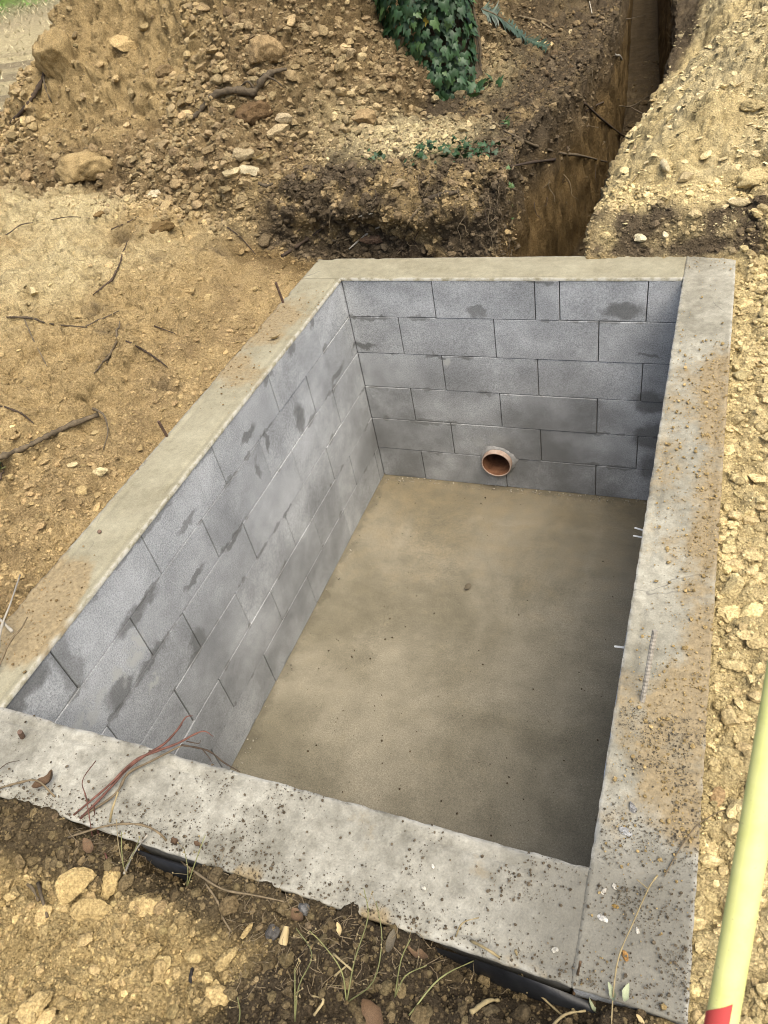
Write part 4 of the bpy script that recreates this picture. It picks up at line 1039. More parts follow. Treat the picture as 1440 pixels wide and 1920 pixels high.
stone(1398, 1192, 40, SAND * 1.1, 'split ochre clod at the right edge below the pale round stone', 'soil_clod', False, 3, 0, (1, .9, .8), .1)
stone(1375, 1250, 48, SAND, 'broad ochre clod low on the right strip of soil', 'soil_clod', False, 8, 0, (1, .8, .7), .1)
stone(1355, 1045, 46, SAND * 1.05, 'angular ochre clod midway along the right rim', 'soil_clod', False, 9, 0, (1, .85, .75), .1)
stone(1410, 1045, 40, SAND * .95, 'ochre clod at the right picture edge midway down', 'soil_clod', False, 4, 0, (1, .85, .8), .1)
stone(1247, 315, 44, (.58, .50, .33), 'long whitish stone standing on the sandy heap', 'flat_stone', True, 3, 1.75, (1, .5, .9), .25, (.5, 0))
stone(1287, 335, 34, PS, 'pale flat stone just right of the whitish one on the heap', 'flat_stone', True, 4, .6, (1, .75, .9), .2)
stone(1383, 385, 40, PS, 'pale slab on the heap near the right picture edge', 'flat_stone', True, 5, .1, (1, .5, 1), .2)
stone(1200, 448, 24, (.66, .60, .42), 'small bright stone in dark earth behind the far rim corner', 'stone', False, 2)
stone(1247, 440, 20, (.62, .55, .38), 'little whitish pebble at the foot of the sandy heap', 'stone', False, 6)
stone(1410, 200, 40, SAND * .8, 'brown hollow clod high on the sandy heap', 'soil_clod', False, 8)
stone(1415, 340, 60, SAND * .9, 'big ochre lump on the heap at the right picture edge', 'soil_clod', False, 10, .4, (1, .8, .9), .1)
stone(500, 112, 66, BROWN * 1.5, 'large round brown boulder of earth high on the spoil mound', 'soil_clod', False, 0, 0, (1, .95, 1.15), .3)
stone(476, 222, 72, (.15, .10, .055), 'rusty brown earth lump just below the thick curved root', 'soil_clod', False, 11, 0, (1, .95, 1.0), .25)
stone(160, 325, 96, OCH * .85, 'broad ochre block of earth at the left foot of the mound', 'soil_clod', False, 6, .3, (1, .8, .9), .1)
stone(108, 120, 84, OCH * .75, 'tall ochre boulder on the left shoulder of the mound', 'soil_clod', False, 3, .3, (.8, .8, 1.5), .3)
stone(235, 75, 62, OCH * 1.05, 'pale ochre slab set in the mound scarp', 'flat_stone', True, 1, 1.2, (1, .6, .8), -.1, (.7, .1))
stone(308, 138, 36, BROWN * 1.1, 'dark angular clod in the middle of the mound face', 'soil_clod', False, 5, 0, (1, .9, 1.1), .2)
stone(436, 328, 36, PS, 'pale lumpy stone on the mound foot, left of a pair', 'stone', False, 1, 0, (1, .9, 1.0), .2)
stone(467, 326, 38, (.5, .44, .3), 'pale lumpy stone on the mound foot, right of a pair', 'stone', False, 4, 0, (1, .9, 1.0), .2)
stone(292, 365, 30, (.55, .48, .34), 'cream flat stone on the upper edge of the ochre slope', 'flat_stone', True, 2, 0)
stone(455, 293, 46, (.40, .33, .21), 'grey tan stone above the pair of pale lumpy stones', 'stone', False, 7, 0, (1, .9, 1), .2)
stone(525, 252, 44, (.42, .34, .21), 'long tan stone in the rubble right of the root lump', 'stone', False, 8, .6, (1, .6, .9), .2)
stone(530, 228, 38, (.46, .38, .25), 'smooth tan cobble above the long tan stone', 'stone', False, 10, 0, (1, .6, .9), .2)
stone(680, 228, 52, BROWN * 1.55, 'big brown clod at the left end of the sandy ledge', 'soil_clod', False, 9, 0, (1, .9, 1), .2)
stone(300, 430, 56, CLAY * .8, 'dark crumbly clod on the ochre slope under the mound', 'soil_clod', False, 11, .3, (1, .7, .7), .1)
stone(188, 404, 24, CLAY, 'small brown clod alone on the pale slope', 'soil_clod', False, 2)
stone(354, 546, 28, OCH, 'ochre clod alone on the slope left of the rim', 'soil_clod', False, 1)
stone(64, 548, 36, PALE, 'pale oval stone at the left edge of the slope', 'stone', False, 3, 2.2, (1, .65, .6), .1)
stone(190, 888, 36, PALE, 'long pale stone below the thick grey stick', 'flat_stone', True, 4, .4, (1, .5, 1), .2)
stone(135, 872, 22, PALE * 1.05, 'small pale stone left of the long pale stone', 'stone', False, 5, .5)
stone(655, 98, 26, (.40, .32, .2), 'tan cobble near the top of the mound left of the ivy', 'stone', False, 6)
stone(1068, 62, 18, (.5, .42, .26), 'round pale pebble on the dark earth beyond the fern', 'stone', False, 7)
stone(745, 345, 30, (.30, .24, .15), 'flat tan stone bedded in the dark bank', 'flat_stone', True, 0, .3)
stone(700, 456, 56, (.15, .10, .07), 'dark reddish stone wedged under the bank by the far rim', 'stone', False, 2, .2, (1, .6, .7), .2)
for u, v, px, c, lb in ((1187, 1517, 26, (.24, .24, .24), 'grey pebble bedded in the right rim'), (1172, 1560, 24, (.36, .37, .38), 'pale blue grey pebble bedded in the right rim'),
        (1133, 1672, 14, (.52, .50, .45), 'white pebble at the inner near right corner'), (1152, 1662, 12, (.52, .50, .45), 'white sliver pebble beside the corner pebble'),
        (1130, 1722, 18, (.62, .62, .60), 'pale quartz pebble on the near right corner'), (1195, 1745, 11, (.52, .50, .45), 'tiny white pebble beside the bent dry stem'),
        (1172, 1792, 17, (.42, .24, .09), 'round orange pebble on the near right corner'), (1042, 1782, 14, (.5, .49, .44), 'white pebble on the near rim by the cracks'),
        (1155, 1700, 14, (.30, .20, .07), 'small ochre pebble in dark dirt on the corner'), (794, 1665, 11, (.46, .45, .40), 'lone white pebble set in the near rim'),
        (812, 1625, 9, (.62, .6, .55), 'tiny pale pebble near the inner edge of the near rim')):
    stone(u, v, px, c, lb, 'stone', False, int(u) % 12, None, (1, .8, .6), .15)

# ------------------------------------------------------------------ roots, twigs and sticks
def path(pts, lift=.006):
    if any(len(p) > 2 for p in pts): return [at(u, v, lift + (e[0] if e else 0)) for u, v, *e in pts]
    out = []
    for (a, b), (c, d) in zip(pts[:-1], pts[1:]):
        for t in (0, .34, .67): out.append(at(a + (c - a) * t, b + (d - b) * t, lift))
    out.append(at(*pts[-1], lift))
    sm = [out[0]] + [(out[i - 1] + out[i] * 2 + out[i + 1]) / 4 for i in range(1, len(out) - 1)] + [out[-1]]
    return [Vector((p.x, p.y, max(p.z, q.z - .002))) for p, q in zip(sm, out)]
def span(pts):
    a, b = at(*pts[0][:2], .01), at(*pts[-1][:2], .01); da, db = (a - CP).length - .02, (b - CP).length - .02
    L_ = [0.0]
    for p, q in zip(pts[:-1], pts[1:]): L_.append(L_[-1] + math.hypot(q[0] - p[0], q[1] - p[1]))
    out = [CP + ray(p[0], p[1]) * (da + (db - da) * l / L_[-1]) for p, l in zip(pts, L_)]
    for i, p in enumerate(out):
        s_ = at(pts[i][0], pts[i][1]); 
        if (p - CP).length > (s_ - CP).length: out[i] = s_ + (CP - s_).normalized() * .03
    return out
def twig(name, segs, mat, label, cat, group=None, lift=.009, sides=7, knob=.16, straight=False):
    T = []
    for pts, rad in segs:
        T.append(tube_np(span(pts) if straight and len(pts) > 2 and T == [] else path(pts, lift), rad, sides, 5, knob, len(pts)))
    return tube_obj(name, T, mat, label, cat, group)
twig('stick', [([(-60, 874), (-28, 866), (4, 856), (30, 846), (55, 835), (80, 822), (105, 810), (130, 798), (184, 777)], [.011, .0105, .010, .0095, .009]),
               ([(180, 778, .018), (203, 795, .03), (209, 822, .02), (196, 848)], [.006, .004, .003, .002])], M_BARK, 'thick grey stick with a curled twig lying on the left slope', 'stick', None, .012, 8, straight=True)
twig('root', [([(363, 230), (385, 207), (412, 191, .02), (450, 188, .03), (480, 187, .02), (500, 166, .03), (518, 150, .02), (540, 137)], [.010, .016, .018, .018, .019, .017, .013, .008]), ([(482, 186, .03), (470, 172, .03), (455, 168)], [.008, .006, .003]), ([(505, 163, .03), (520, 166, .02), (534, 172)], [.007, .005, .002])], M_BARK,
     'thick curved brown root lying across the spoil mound', 'root', None, .02, 9)
TW = [([(14, 598), (50, 598), (100, 612), (165, 617)], [.004, .005, .004, .003], M_BARK, 'long thin twig lying level on the left slope'),
    ([(162, 615), (195, 600), (225, 586)], [.003, .003, .002], M_BARK, 'thin twig slanting up from the end of the level twig'),
    ([(48, 602), (62, 636), (90, 690)], [.003, .003, .002], M_ROOT, 'pale twig hanging down from the level twig'),
    ([(178, 703), (203, 677), (222, 642), (226, 606)], [.003, .005, .005, .003], M_ROOT, 'curved twig standing on the left slope'),
    ([(238, 643), (262, 655), (290, 672), (316, 692)], [.004, .004, .004, .002], M_ROOTD, 'dark bent twig on the slope above the rim'),
    ([(290, 614), (330, 629)], [.003, .002], M_ROOTD, 'short dark twig alone on the slope'),
    ([(176, 556), (212, 530), (228, 492), (240, 455)], [.003, .005, .004, .002], M_ROOTD, 'dark crooked twig on the pale upper slope'),
    ([(0, 765), (40, 776), (66, 798)], [.003, .004, .002], M_ROOTD, 'arched dark twig at the left picture edge'),
    ([(0, 905), (10, 890), (6, 870)], [.004, .003, .002], M_ROOTD, 'stubby dark twig by a green sprig at the left edge'),
    ([(530, 483), (572, 455), (622, 420)], [.008, .008, .006], M_ROOTD, 'straight dark stick by the far left corner of the rim'),
    ([(528, 450), (560, 437), (580, 412)], [.004, .004, .003], M_ROOTD, 'wavy thin root behind the far left corner'),
    ([(418, 425), (417, 400), (432, 394)], [.004, .003, .002], M_ROOT, 'hooked twig at the top of the ochre slope'),
    ([(420, 425), (450, 445), (480, 480)], [.003, .003, .002], M_ROOTD, 'thin root running down the slope to the rim corner'),
    ([(210, 433), (240, 420), (262, 408)], [.003, .003, .002], M_ROOTD, 'short thin twig below the mound foot'),
    ([(0, 450), (60, 418), (170, 412)], [.003, .003, .002], M_BARK, 'long faint twig across the pale upper slope'),
    ([(602, 450), (640, 456), (668, 446)], [.004, .005, .003], M_ROOT, 'pale wavy root low on the dark bank'),
    ([(650, 416), (680, 408), (700, 403)], [.003, .004, .003], M_TWIGW, 'whitish root under the overhang of the bank'),
    ([(655, 470), (690, 440), (720, 425), (712, 408)], [.004, .005, .004, .002], M_TWIGW, 'looped white root by the dark reddish stone'),
    ([(760, 436), (775, 408), (796, 380)], [.007, .006, .004], M_ROOT, 'pale forked root hanging on the dark bank'),
    ([(745, 450), (752, 432)], [.004, .003], M_ROOT, 'short pale root stub on the dark bank'),
    ([(745, 480), (770, 458)], [.003, .003], M_ROOT, 'thin straw root just behind the far rim'),
    ([(805, 375), (835, 368), (862, 362)], [.010, .012, .007], M_BARK, 'stout brown root end jutting from the dark bank'),
    ([(485, 346), (500, 353), (512, 348)], [.007, .008, .006], M_BARK, 'short stick lying at the edge of the bank'),
    ([(945, 245), (972, 258), (1000, 272), (1028, 281), (1055, 288), (1090, 292), (1138, 304)], [.005, .007, .008, .008, .005], M_ROOT, 'long pale branch reaching over the trench'),
    ([(880, 205), (915, 225), (950, 250)], [.003, .004, .005], M_ROOT, 'thin arched twig on the dark earth above the branch'),
    ([(958, 312), (1000, 304), (1040, 299)], [.005, .007, .006], M_ROOTD, 'dark straight twig under the pale branch'),
    ([(1096, 193), (1130, 225, .1), (1170, 256, .1)], [.006, .007, .005], M_ROOTD, 'dark forked twig hanging into the trench'),
    ([(1100, 207), (1130, 192, .1), (1160, 186, .2)], [.005, .005, .003], M_ROOTD, 'dark twig crossing the trench edge'),
    ([(1160, 198, .05), (1185, 199, .05), (1216, 180)], [.004, .006, .004], M_ROOT, 'pale twig propped in the trench mouth'),
    ([(1178, 198, .05), (1195, 208, .05), (1212, 216)], [.004, .004, .003], M_ROOT, 'lower fork of the twig in the trench mouth'),
    ([(1130, 38), (1175, 36, .3), (1210, 28, .2)], [.003, .004, .003], M_ROOT, 'thin root strung across the trench at the top'),
    ([(972, 33), (1010, 42), (1033, 56)], [.006, .008, .005], M_ROOT, 'pale curved root beyond the fern'),
    ([(1105, 5), (1110, 28)], [.004, .003], M_TWIGW, 'whitish twig at the top edge left of the trench'),
    ([(1150, 103), (1166, 114)], [.008, .007], M_TWIGW, 'broken pale root end at the lip of the trench'),
    ([(90, 130), (75, 165), (50, 205), (15, 240)], [.008, .012, .012, .008], M_ROOTD, 'dark root leaning on the left shoulder of the mound'),
    ([(80, 120), (85, 165), (98, 195)], [.006, .006, .004], M_BARK, 'thin root dangling beside the left shoulder boulder')]
for pts, rad, mat, lb in TW:
    crossing = any(k in lb for k in ('over the trench', 'into the trench', 'trench mouth', 'trench edge', 'across the trench', 'under the pale branch'))
    twig(('branch' if 'branch reaching' in lb else 'twig') if 'root' not in lb else 'root', [(pts, rad)], mat, lb, 'twig' if 'root' not in lb else 'root', straight=crossing)
# fine roots hanging from the cut bank and the trench lips: alike, one by one
for i in range(90):
    if i < 46: u, v = rng.uniform(570, 955), rng.uniform(330, 465)
    else: u, v = rng.uniform(950, 1130), rng.uniform(60, 420)
    p = at(u, v); 
    if p.z < -.4: continue
    d = Vector((rng.normal(0, .6), -.6 + rng.normal(0, .4), -.8 + rng.normal(0, .5))).normalized(); ln = rng.uniform(.04, .16)
    pts = [p + d * ln * t + Vector((rng.normal(0, .010), rng.normal(0, .01), rng.normal(0, .01) + .012)) for t in (0, .25, .5, .75, 1)]
    b_ = i >= 46
    tube_obj('fine_root', [tube_np(pts, [.0024, .002, .0016, .0012, .0008], 4, 3)], M_ROOT if rng.uniform() < .6 else M_ROOTD,
             'thin fibrous root hanging from the earth at the trench edge' if b_ else 'thin fibrous root hanging from the dark bank behind the far rim', 'root',
             'fine roots at the trench edge' if b_ else 'fine roots on the dark bank')
# red twig over the near rim
def rz(pts): return [upz(u, v, z) for u, v, z in pts]
tw = empty('red_twig', upz(170, 1525, .0)); tag(tw, 'bundle of reddish twigs lying over the near rim into the pit', 'twig')
tube_obj('branch', [tube_np(rz([(150, 1535, .0), (195, 1490, .012), (240, 1440, .015), (275, 1415, .02), (310, 1393, .03), (335, 1365, .045), (348, 1345, .05), (362, 1342, .05)]), [0.0029, 0.0029, 0.0031, 0.0031, 0.0029, 0.0025, 0.0017, 0.0008], 7, 4, .1)], M_TWIGR, parent=tw)
tube_obj('branch', [tube_np(rz([(138, 1528, .0), (200, 1476, .02), (250, 1428, .02), (290, 1410, .02), (335, 1393, .03), (362, 1378, .035), (383, 1371, .035), (400, 1381, .03)]), [0.0023, 0.0026, 0.0029, 0.0029, 0.0026, 0.0023, 0.0017, 0.0007], 7, 4, .1)], M_TWIGR, parent=tw)
tube_obj('branch', [tube_np(rz([(155, 1530, .0), (215, 1490, .012), (240, 1450, .012), (282, 1428, .012), (330, 1403, .025), (345, 1397, .03)]), [0.0026, 0.0029, 0.0031, 0.0026, 0.0023, 0.0012], 7, 4, .1)], M_ROOT, parent=tw)
tube_obj('branchlet', [tube_np(rz([(340, 1397, .03), (370, 1402, .03), (395, 1410, .025), (420, 1430, .02), (450, 1447, .015)]), [.0025, .0022, .002, .0018, .001], 5, 4, .1),
    tube_np(rz([(378, 1403, .03), (392, 1420, .02), (396, 1428, .02)]), [.0015, .001, .0008], 5, 3), tube_np(rz([(350, 1390, .03), (372, 1394, .03), (376, 1388, .03)]), [.0015, .001, .0008], 5, 3)], M_ROOTD, parent=tw)
ST = [([(175, 1570), (182, 1520, .05), (178, 1490, .06), (195, 1445, .04)], .0018, M_TWIGR, 'thin upright reddish stem beside the near rim'),
    ([(130, 1572), (210, 1558, .02), (270, 1556, .02), (310, 1575, .02), (335, 1610), (365, 1635), (420, 1672, .01), (480, 1684, .01), (534, 1692)], .0032, M_ROOT, 'long dry stem winding along the foot of the near rim'),
    ([(388, 1660), (410, 1692), (420, 1725), (436, 1750)], .003, M_ROOT, 'branching dry stem lying on the ochre soil'),
    ([(235, 1640), (258, 1610, .02), (285, 1575, .02)], .0034, M_TWIGW, 'pale dry stalk leaning in the gap under the near rim'),
    ([(205, 1560), (222, 1535, .03), (240, 1507, .05)], .0035, M_STRAW, 'cream stalk tip standing against the near rim'),
    ([(205, 1620), (190, 1560, .02), (185, 1520, .02)], .0025, M_TWIGR, 'reddish stem rising from the left gap'),
    ([(240, 1650), (232, 1600, .02), (230, 1550, .03)], .0014, M_STRAW, 'thin straw blade standing in the left gap'),
    ([(55, 1660), (68, 1672, .01), (74, 1690)], .0045, M_ROOT, 'short pale stick stub on the lower left soil'),
    ([(74, 1658), (84, 1685, .01), (91, 1722)], .0048, M_BARK, 'stout brown stick stub on the lower left soil'),
    ([(0, 1480), (40, 1474, .01), (80, 1474, .02), (105, 1496)], .004, M_ROOT, 'root arching out of dark earth at the left end of the near rim'),
    ([(0, 1445), (20, 1437, .01), (42, 1432, .01)], .0012, M_ROOTD, 'hair thin root on the near rim at the far left'),
    ([(882, 1765), (925, 1795, .02), (970, 1830, .02), (1020, 1880, .02), (1075, 1925)], .003, M_STRAW, 'long straw stalk slanting down to the bottom edge'),
    ([(968, 1788, .01), (978, 1830, .03), (990, 1870, .02)], .003, M_STRAW, 'short broken straw leaning on the long stalk'),
    ([(768, 1905), (830, 1850, .04), (897, 1818, .05)], .0017, M_GREENSTEM, 'yellow green grass stalk pointing right at the bottom'),
    ([(1232, 1645, .004), (1215, 1672, .01), (1188, 1735, .02), (1160, 1800, .015), (1150, 1860, .01), (1146, 1925)], .002, M_STRAW, 'bent dry stem lying across the near right corner'),
    ([(1213, 1672, .01), (1193, 1655, .01)], .0015, M_STRAW, 'side shoot of dry stem on the near right corner'),
    ([(1245, 1645), (1270, 1600), (1300, 1555), (1335, 1530), (1360, 1520)], .0014, M_ROOT, 'thin root trailing from the right rim to the pale lumpy stone'),
    ([(855, 1758), (870, 1740, .02), (900, 1730, .02)], .0018, M_STRAW, 'frayed straw wisp on the edge of the near rim'),
    ([(884, 1900), (915, 1882, .01), (936, 1877)], .005, M_STRAW, 'short thick straw piece at the bottom edge'),
    ([(1030, 1930), (1060, 1910, .02), (1098, 1900, .01)], .003, M_STRAW, 'pale straw end at the bottom near the black sheet'),
    ([(590, 1905), (610, 1880, .01), (585, 1868)], .003, M_STRAW, 'short straw lying in the dark earth'),
    ([(626, 1790), (665, 1826, .01)], .0028, M_STRAW, 'straw chip crossing another in the dark earth'),
    ([(628, 1832), (655, 1814, .01)], .0026, M_STRAW, 'straw chip lying under its neighbour in the dark earth'),
    ([(1072, 1885), (1082, 1850, .05), (1088, 1835, .08)], .0035, M_DRYLEAF, 'brown curled stalk standing in the black gap'),
    ([(1062, 1872), (1075, 1895), (1080, 1905)], .004, M_STRAW, 'tan stalk lying in the black gap')]
for pts, r, mat, lb in ST:
    twig('dry_stem', [(pts, [r * .8, r * .72, r * .5])], mat, lb, 'stem', None, .005)
twig('white_twig', [([(0, 1253), (14, 1200, .03), (36, 1150, .04), (52, 1098, .04)], [.0036, .0036, .003, .002])], M_TWIGW, 'long whitish twig at the left picture edge by the rim', 'twig')
twig('white_twig', [([(-6, 1272), (30, 1222, .03), (52, 1195, .03), (60, 1170, .02)], [.003, .0036, .003, .0015])], M_ROOT, 'tan twig crossing in front of the whitish one', 'twig')
twig('white_twig', [([(8, 1172, .02), (36, 1200, .03)], [.004, .004])], M_TWIGW, 'short white stick crossed over the whitish twig', 'twig')

# ------------------------------------------------------------------ leaves
def leaf_mesh(name, mat, curl=.25, n=5, wid=.42):
    V, F = [], []
    for i in range(n + 1):
        t = i / n; w_ = wid * math.sin(math.pi * min(1, t * .93 + .04)) ** .8 * (1 - .25 * t)
        zc = curl * (t - .5) ** 2 * 1.6
        for s in (-1, 0, 1): V.append((t - .5, s * w_ * random.uniform(.75, 1.12), zc + curl * 1.1 * abs(s) * w_ + random.uniform(-.03, .03)))
    for i in range(n):
        for s in range(2): F.append((i * 3 + s, i * 3 + 3 + s, i * 3 + 4 + s, i * 3 + 1 + s))
    return poly_mesh(name, V, F, mat)
LEAFS = [(876, 1104, 24, M_GREYLEAF, 'curled grey leaf lying on the pit floor'), (485, 304, 30, M_PALELEAF, 'pale tan leaf among stones at the mound foot'),
    (528, 312, 26, M_PALELEAF, 'tan leaf standing on the top of the dark bank'), (516, 638, 26, M_PALELEAF, 'yellowish dry leaf on the left rim'),
    (785, 1796, 50, M_DRYLEAF, 'brown curled leaf at the dark earth below the near rim'), (700, 1896, 66, M_DRYLEAF, 'reddish brown leaf at the bottom edge'),
    (735, 1770, 46, M_GREYLEAF, 'grey withered leaf left of the brown curled leaf'), (345, 1645, 26, M_DRYLEAF, 'pinkish dry leaf beside the winding stem'),
    (170, 1590, 36, M_DRYLEAF, 'brown leaf in the left gap under the near rim'), (562, 1726, 40, M_DRYLEAF, 'long brown leaf above the shell'),
    (640, 1745, 26, M_PALELEAF, 'pale torn leaf on dark earth'), (332, 1588, 30, M_DRYLEAF, 'brown leaf scrap under the near rim'),
    (1150, 1868, 34, M_SAGELEAF, 'grey green leaf on the near right corner, left of a pair'), (1172, 1866, 34, M_SAGELEAF, 'grey green leaf on the near right corner, right of a pair'),
    (1108, 1895, 34, M_SAGELEAF, 'green leaf at the bottom edge by the black gap'), (1198, 1912, 22, M_PALELEAF, 'yellow leaf tip at the bottom edge on the corner'),
    (1012, 88, 26, M_PALELEAF, 'pale tan leaf at the fern tip'), (1037, 90, 18, M_PALELEAF, 'second tan leaf just right of the fern tip'),
    (780, 108, 26, M_DRYLEAF, 'brown leaf at the left edge of the ivy'), (1375, 1105, 20, M_GREYLEAF, 'small grey leaf scrap right of the right rim'),
    (692, 268, 18, M_PALELEAF, 'small tan leaf left of the sandy ledge'), (375, 1530 + 60, 24, M_DRYLEAF, 'brown leaf fragment near the pale stalk'),
    (95, 1450 + 20, 50, M_DRYLEAF, 'tan folded leaf in dark earth at the left end of the near rim')]
for i, (u, v, px, mat, lb) in enumerate(LEAFS):
    p = at(u, v, .008); s = .8 * px / 1413 * (p - CP).length
    o = obj('fallen_leaf', leaf_mesh('fallen_leaf', mat, random.uniform(.4, 1.1), 6, random.uniform(.2, .36))); o.location = p; o.scale = (s, s, s)
    o.rotation_euler = (rng.normal(0, .35), rng.normal(0, .3), rng.uniform(0, 6.28)); tag(o, lb, 'leaf')
# curled shell by the dark earth
p = at(535, 1757, .006); V, F = [], []
for i in range(9):
    for j in range(8):
        t = j / 7 * 4.6; r = .010 * (1 - .06 * i); V.append((r * math.cos(t), (i - 4) * .004, r * math.sin(t)))
for i in range(8):
    for j in range(7): F.append((i * 8 + j, i * 8 + j + 1, i * 8 + 9 + j, i * 8 + 8 + j))
o = obj('bark_curl', poly_mesh('bark_curl', V, F, M_PALELEAF)); o.location = p; o.rotation_euler = (.2, .3, .2); tag(o, 'curl of tan bark lying on the dark earth edge', 'bark')

# ------------------------------------------------------------------ ivy
def ivy_mesh(mat):
    out = [(0, -.05), (.28, -.22), (.52, .02), (.36, .22), (.40, .48), (.16, .50), (0, .95), (-.16, .50), (-.40, .48), (-.36, .22), (-.52, .02), (-.28, -.22)]
    V = [(0, .18, .10)] + [(x, y, -.16 * abs(x) - .10 * max(0, y - .3)) for x, y in out]
    F = [(0, i + 1, (i + 1) % 12 + 1) for i in range(12)]
    return poly_mesh('leaf', V, F, mat)
IV = [ivy_mesh(M_IVY), ivy_mesh(M_IVY), ivy_mesh(M_IVY), ivy_mesh(M_IVYL)]; IVY_Y = ivy_mesh(M_IVYY)
base = at(842, 168); base.z -= .05
ivy = empty('ivy_covered_trunk', base); tag(ivy, 'tree trunk thickly wrapped in dark green ivy behind the spoil', 'tree')
dist = (base - CP).length; wpx = dist / 1413
tr_r = 34 * wpx; lean = Vector((-.10, .12, 1)).normalized()
TVv, TFf = tube_np([Vector((0, .18, -.2)), Vector((0, .2, .3)) + lean * .1, Vector((.02, .22, .8)), Vector((0, .26, 1.5))], [tr_r * 1.5, tr_r * 1.15, tr_r, tr_r * .85], 16, 6, .04, 3)
obj('trunk', poly_mesh('trunk', TVv, TFf, M_BARK), ivy)
rt = Vector(RM.col[0]); rt.z = 0; rt.normalize(); fwd = Vector((rt.y, -rt.x, 0))   # fwd points at the camera side
for i in range(16):
    a = rng.uniform(-1.0, 1.2); x0 = .18 + rng.uniform(-.06, .12)
    pts = []
    for t in np.linspace(-.05, 1.2, 6):
        q_ = rt * (math.sin(a) * tr_r * 1.15 + rng.normal(0, .012) + .05) + fwd * (math.cos(a) * tr_r * 1.1 - .18 + rng.normal(0, .01)); q_.z = t; pts.append(q_)
    V, F = tube_np(pts, rng.uniform(.005, .011), 5, 3, .08, i); obj('vine_stem', poly_mesh('vine_stem', V, F, M_ROOT if i % 3 else M_BARK), ivy)
def ivy_leaf(h0, h1, k):
    while True:
        h_ = h0 + (h1 - h0) * rng.uniform(0, 1); a = rng.uniform(-1.9, 1.7)
        wl = np.interp(h_, [0, .08, .25, .45, .7, 1.6], [.10, .17, .25, .33, .36, .34]); wr = np.interp(h_, [0, .1, .3, .5, 1.6], [.12, .17, .17, .17, .22])
        sx_ = math.sin(a); x_ = sx_ * (wl if sx_ < 0 else wr)
        if .06 < x_ < .15 and .22 < h_ < .44 and rng.uniform() < .8: continue
        break
    q_ = rt * x_ + fwd * (math.cos(a) * .24 - .12 + rng.normal(0, .03)); q_.z = h_
    s = rng.uniform(.034, .070)
    nrm = (rt * sx_ * .9 + fwd * max(.25, math.cos(a)) + Vector((rng.normal(0, .3), rng.normal(0, .3), .45 + rng.normal(0, .25)))).normalized()
    yd = Vector((rng.normal(0, .35), rng.normal(0, .35), -1)); yd = (yd - nrm * yd.dot(nrm)).normalized(); xd = yd.cross(nrm)
    return q_, s, Matrix((xd, yd, nrm)).transposed()
for i in range(292):
    q_, s, m3 = ivy_leaf(0, .74, i)
    o = obj('leaf', IVY_Y if i in (17, 60) else IV[int(rng.integers(0, 4))], ivy)
    o.scale = (s, s, s); o.location = q_; o.rotation_euler = m3.to_euler()
V, F = [], []
for i in range(1000):
    q_, s, m3 = ivy_leaf(.02, 1.5, i) if i > 700 else ivy_leaf(.0, .78, i)
    if i <= 700: q_ -= fwd * rng.uniform(.02, .07)
    n = len(V); me = IV[0]
    V += [q_ + m3 @ (v.co * s) for v in me.vertices]; F += [tuple(x + n for x in p.vertices) for p in me.polygons]
tag(obj('ivy_foliage', poly_mesh('ivy_foliage', V, F, M_IVY), ivy), kind='stuff')
# creeping ivy on the bank, and small sprigs
def sprig(name, label, pts_px, n, s0, s1, mats, spread):
    p0 = at(*pts_px[0]); root = empty(name, p0); tag(root, label, 'plant')
    pts = [at(u, v, .012) - p0 for u, v in pts_px]
    V, F = tube_np(pts, .003, 5, 4); obj('stem', poly_mesh('stem', V, F, M_GREENSTEM), root)
    for i in range(n):
        t = rng.uniform(0, len(pts) - 1.001); k = int(t); q_ = pts[k].lerp(pts[k + 1], t - k) + Vector((rng.normal(0, spread), rng.normal(0, spread), 0))
        w_ = p0 + q_; q_.z = max(gz(w_.x, w_.y) - p0.z, q_.z - .08) + rng.uniform(.012, .05)
        o = obj('leaf', mats[int(rng.integers(0, len(mats)))], root); s = rng.uniform(s0, s1); o.scale = (s, s, s); o.location = q_
        o.rotation_euler = (rng.normal(.5, .4), rng.normal(0, .4), rng.uniform(0, 6.28))
sprig('creeping_ivy', 'low mat of creeping ivy on the lip of the dark bank', [(775, 305), (810, 293), (850, 283), (890, 290), (920, 300)], 120, .016, .036, IV[:3], .05)
sprig('creeping_ivy', 'few dark ivy leaves left of the ivy mat', [(678, 298), (700, 300), (715, 304)], 10, .02, .035, IV[:3], .015)
sprig('green_sprig', 'small bright leafed sprig at the foot of the ivy trunk', [(895, 182), (912, 168), (922, 150)], 9, .05, .075, [IV[3], IV[0]], .02)
sprig('green_sprig', 'tiny green seedling on the dark earth by the long branch', [(950, 245), (955, 238)], 5, .025, .035, [IV[3]], .01)
sprig('green_sprig', 'tiny dark green sprig at the left picture edge', [(4, 884), (14, 880)], 6, .02, .03, [IV[0]], .008)
sprig('green_sprig', 'faint green sprig low on the trench side bank', [(955, 380), (962, 392)], 6, .015, .025, [IV[3]], .012)
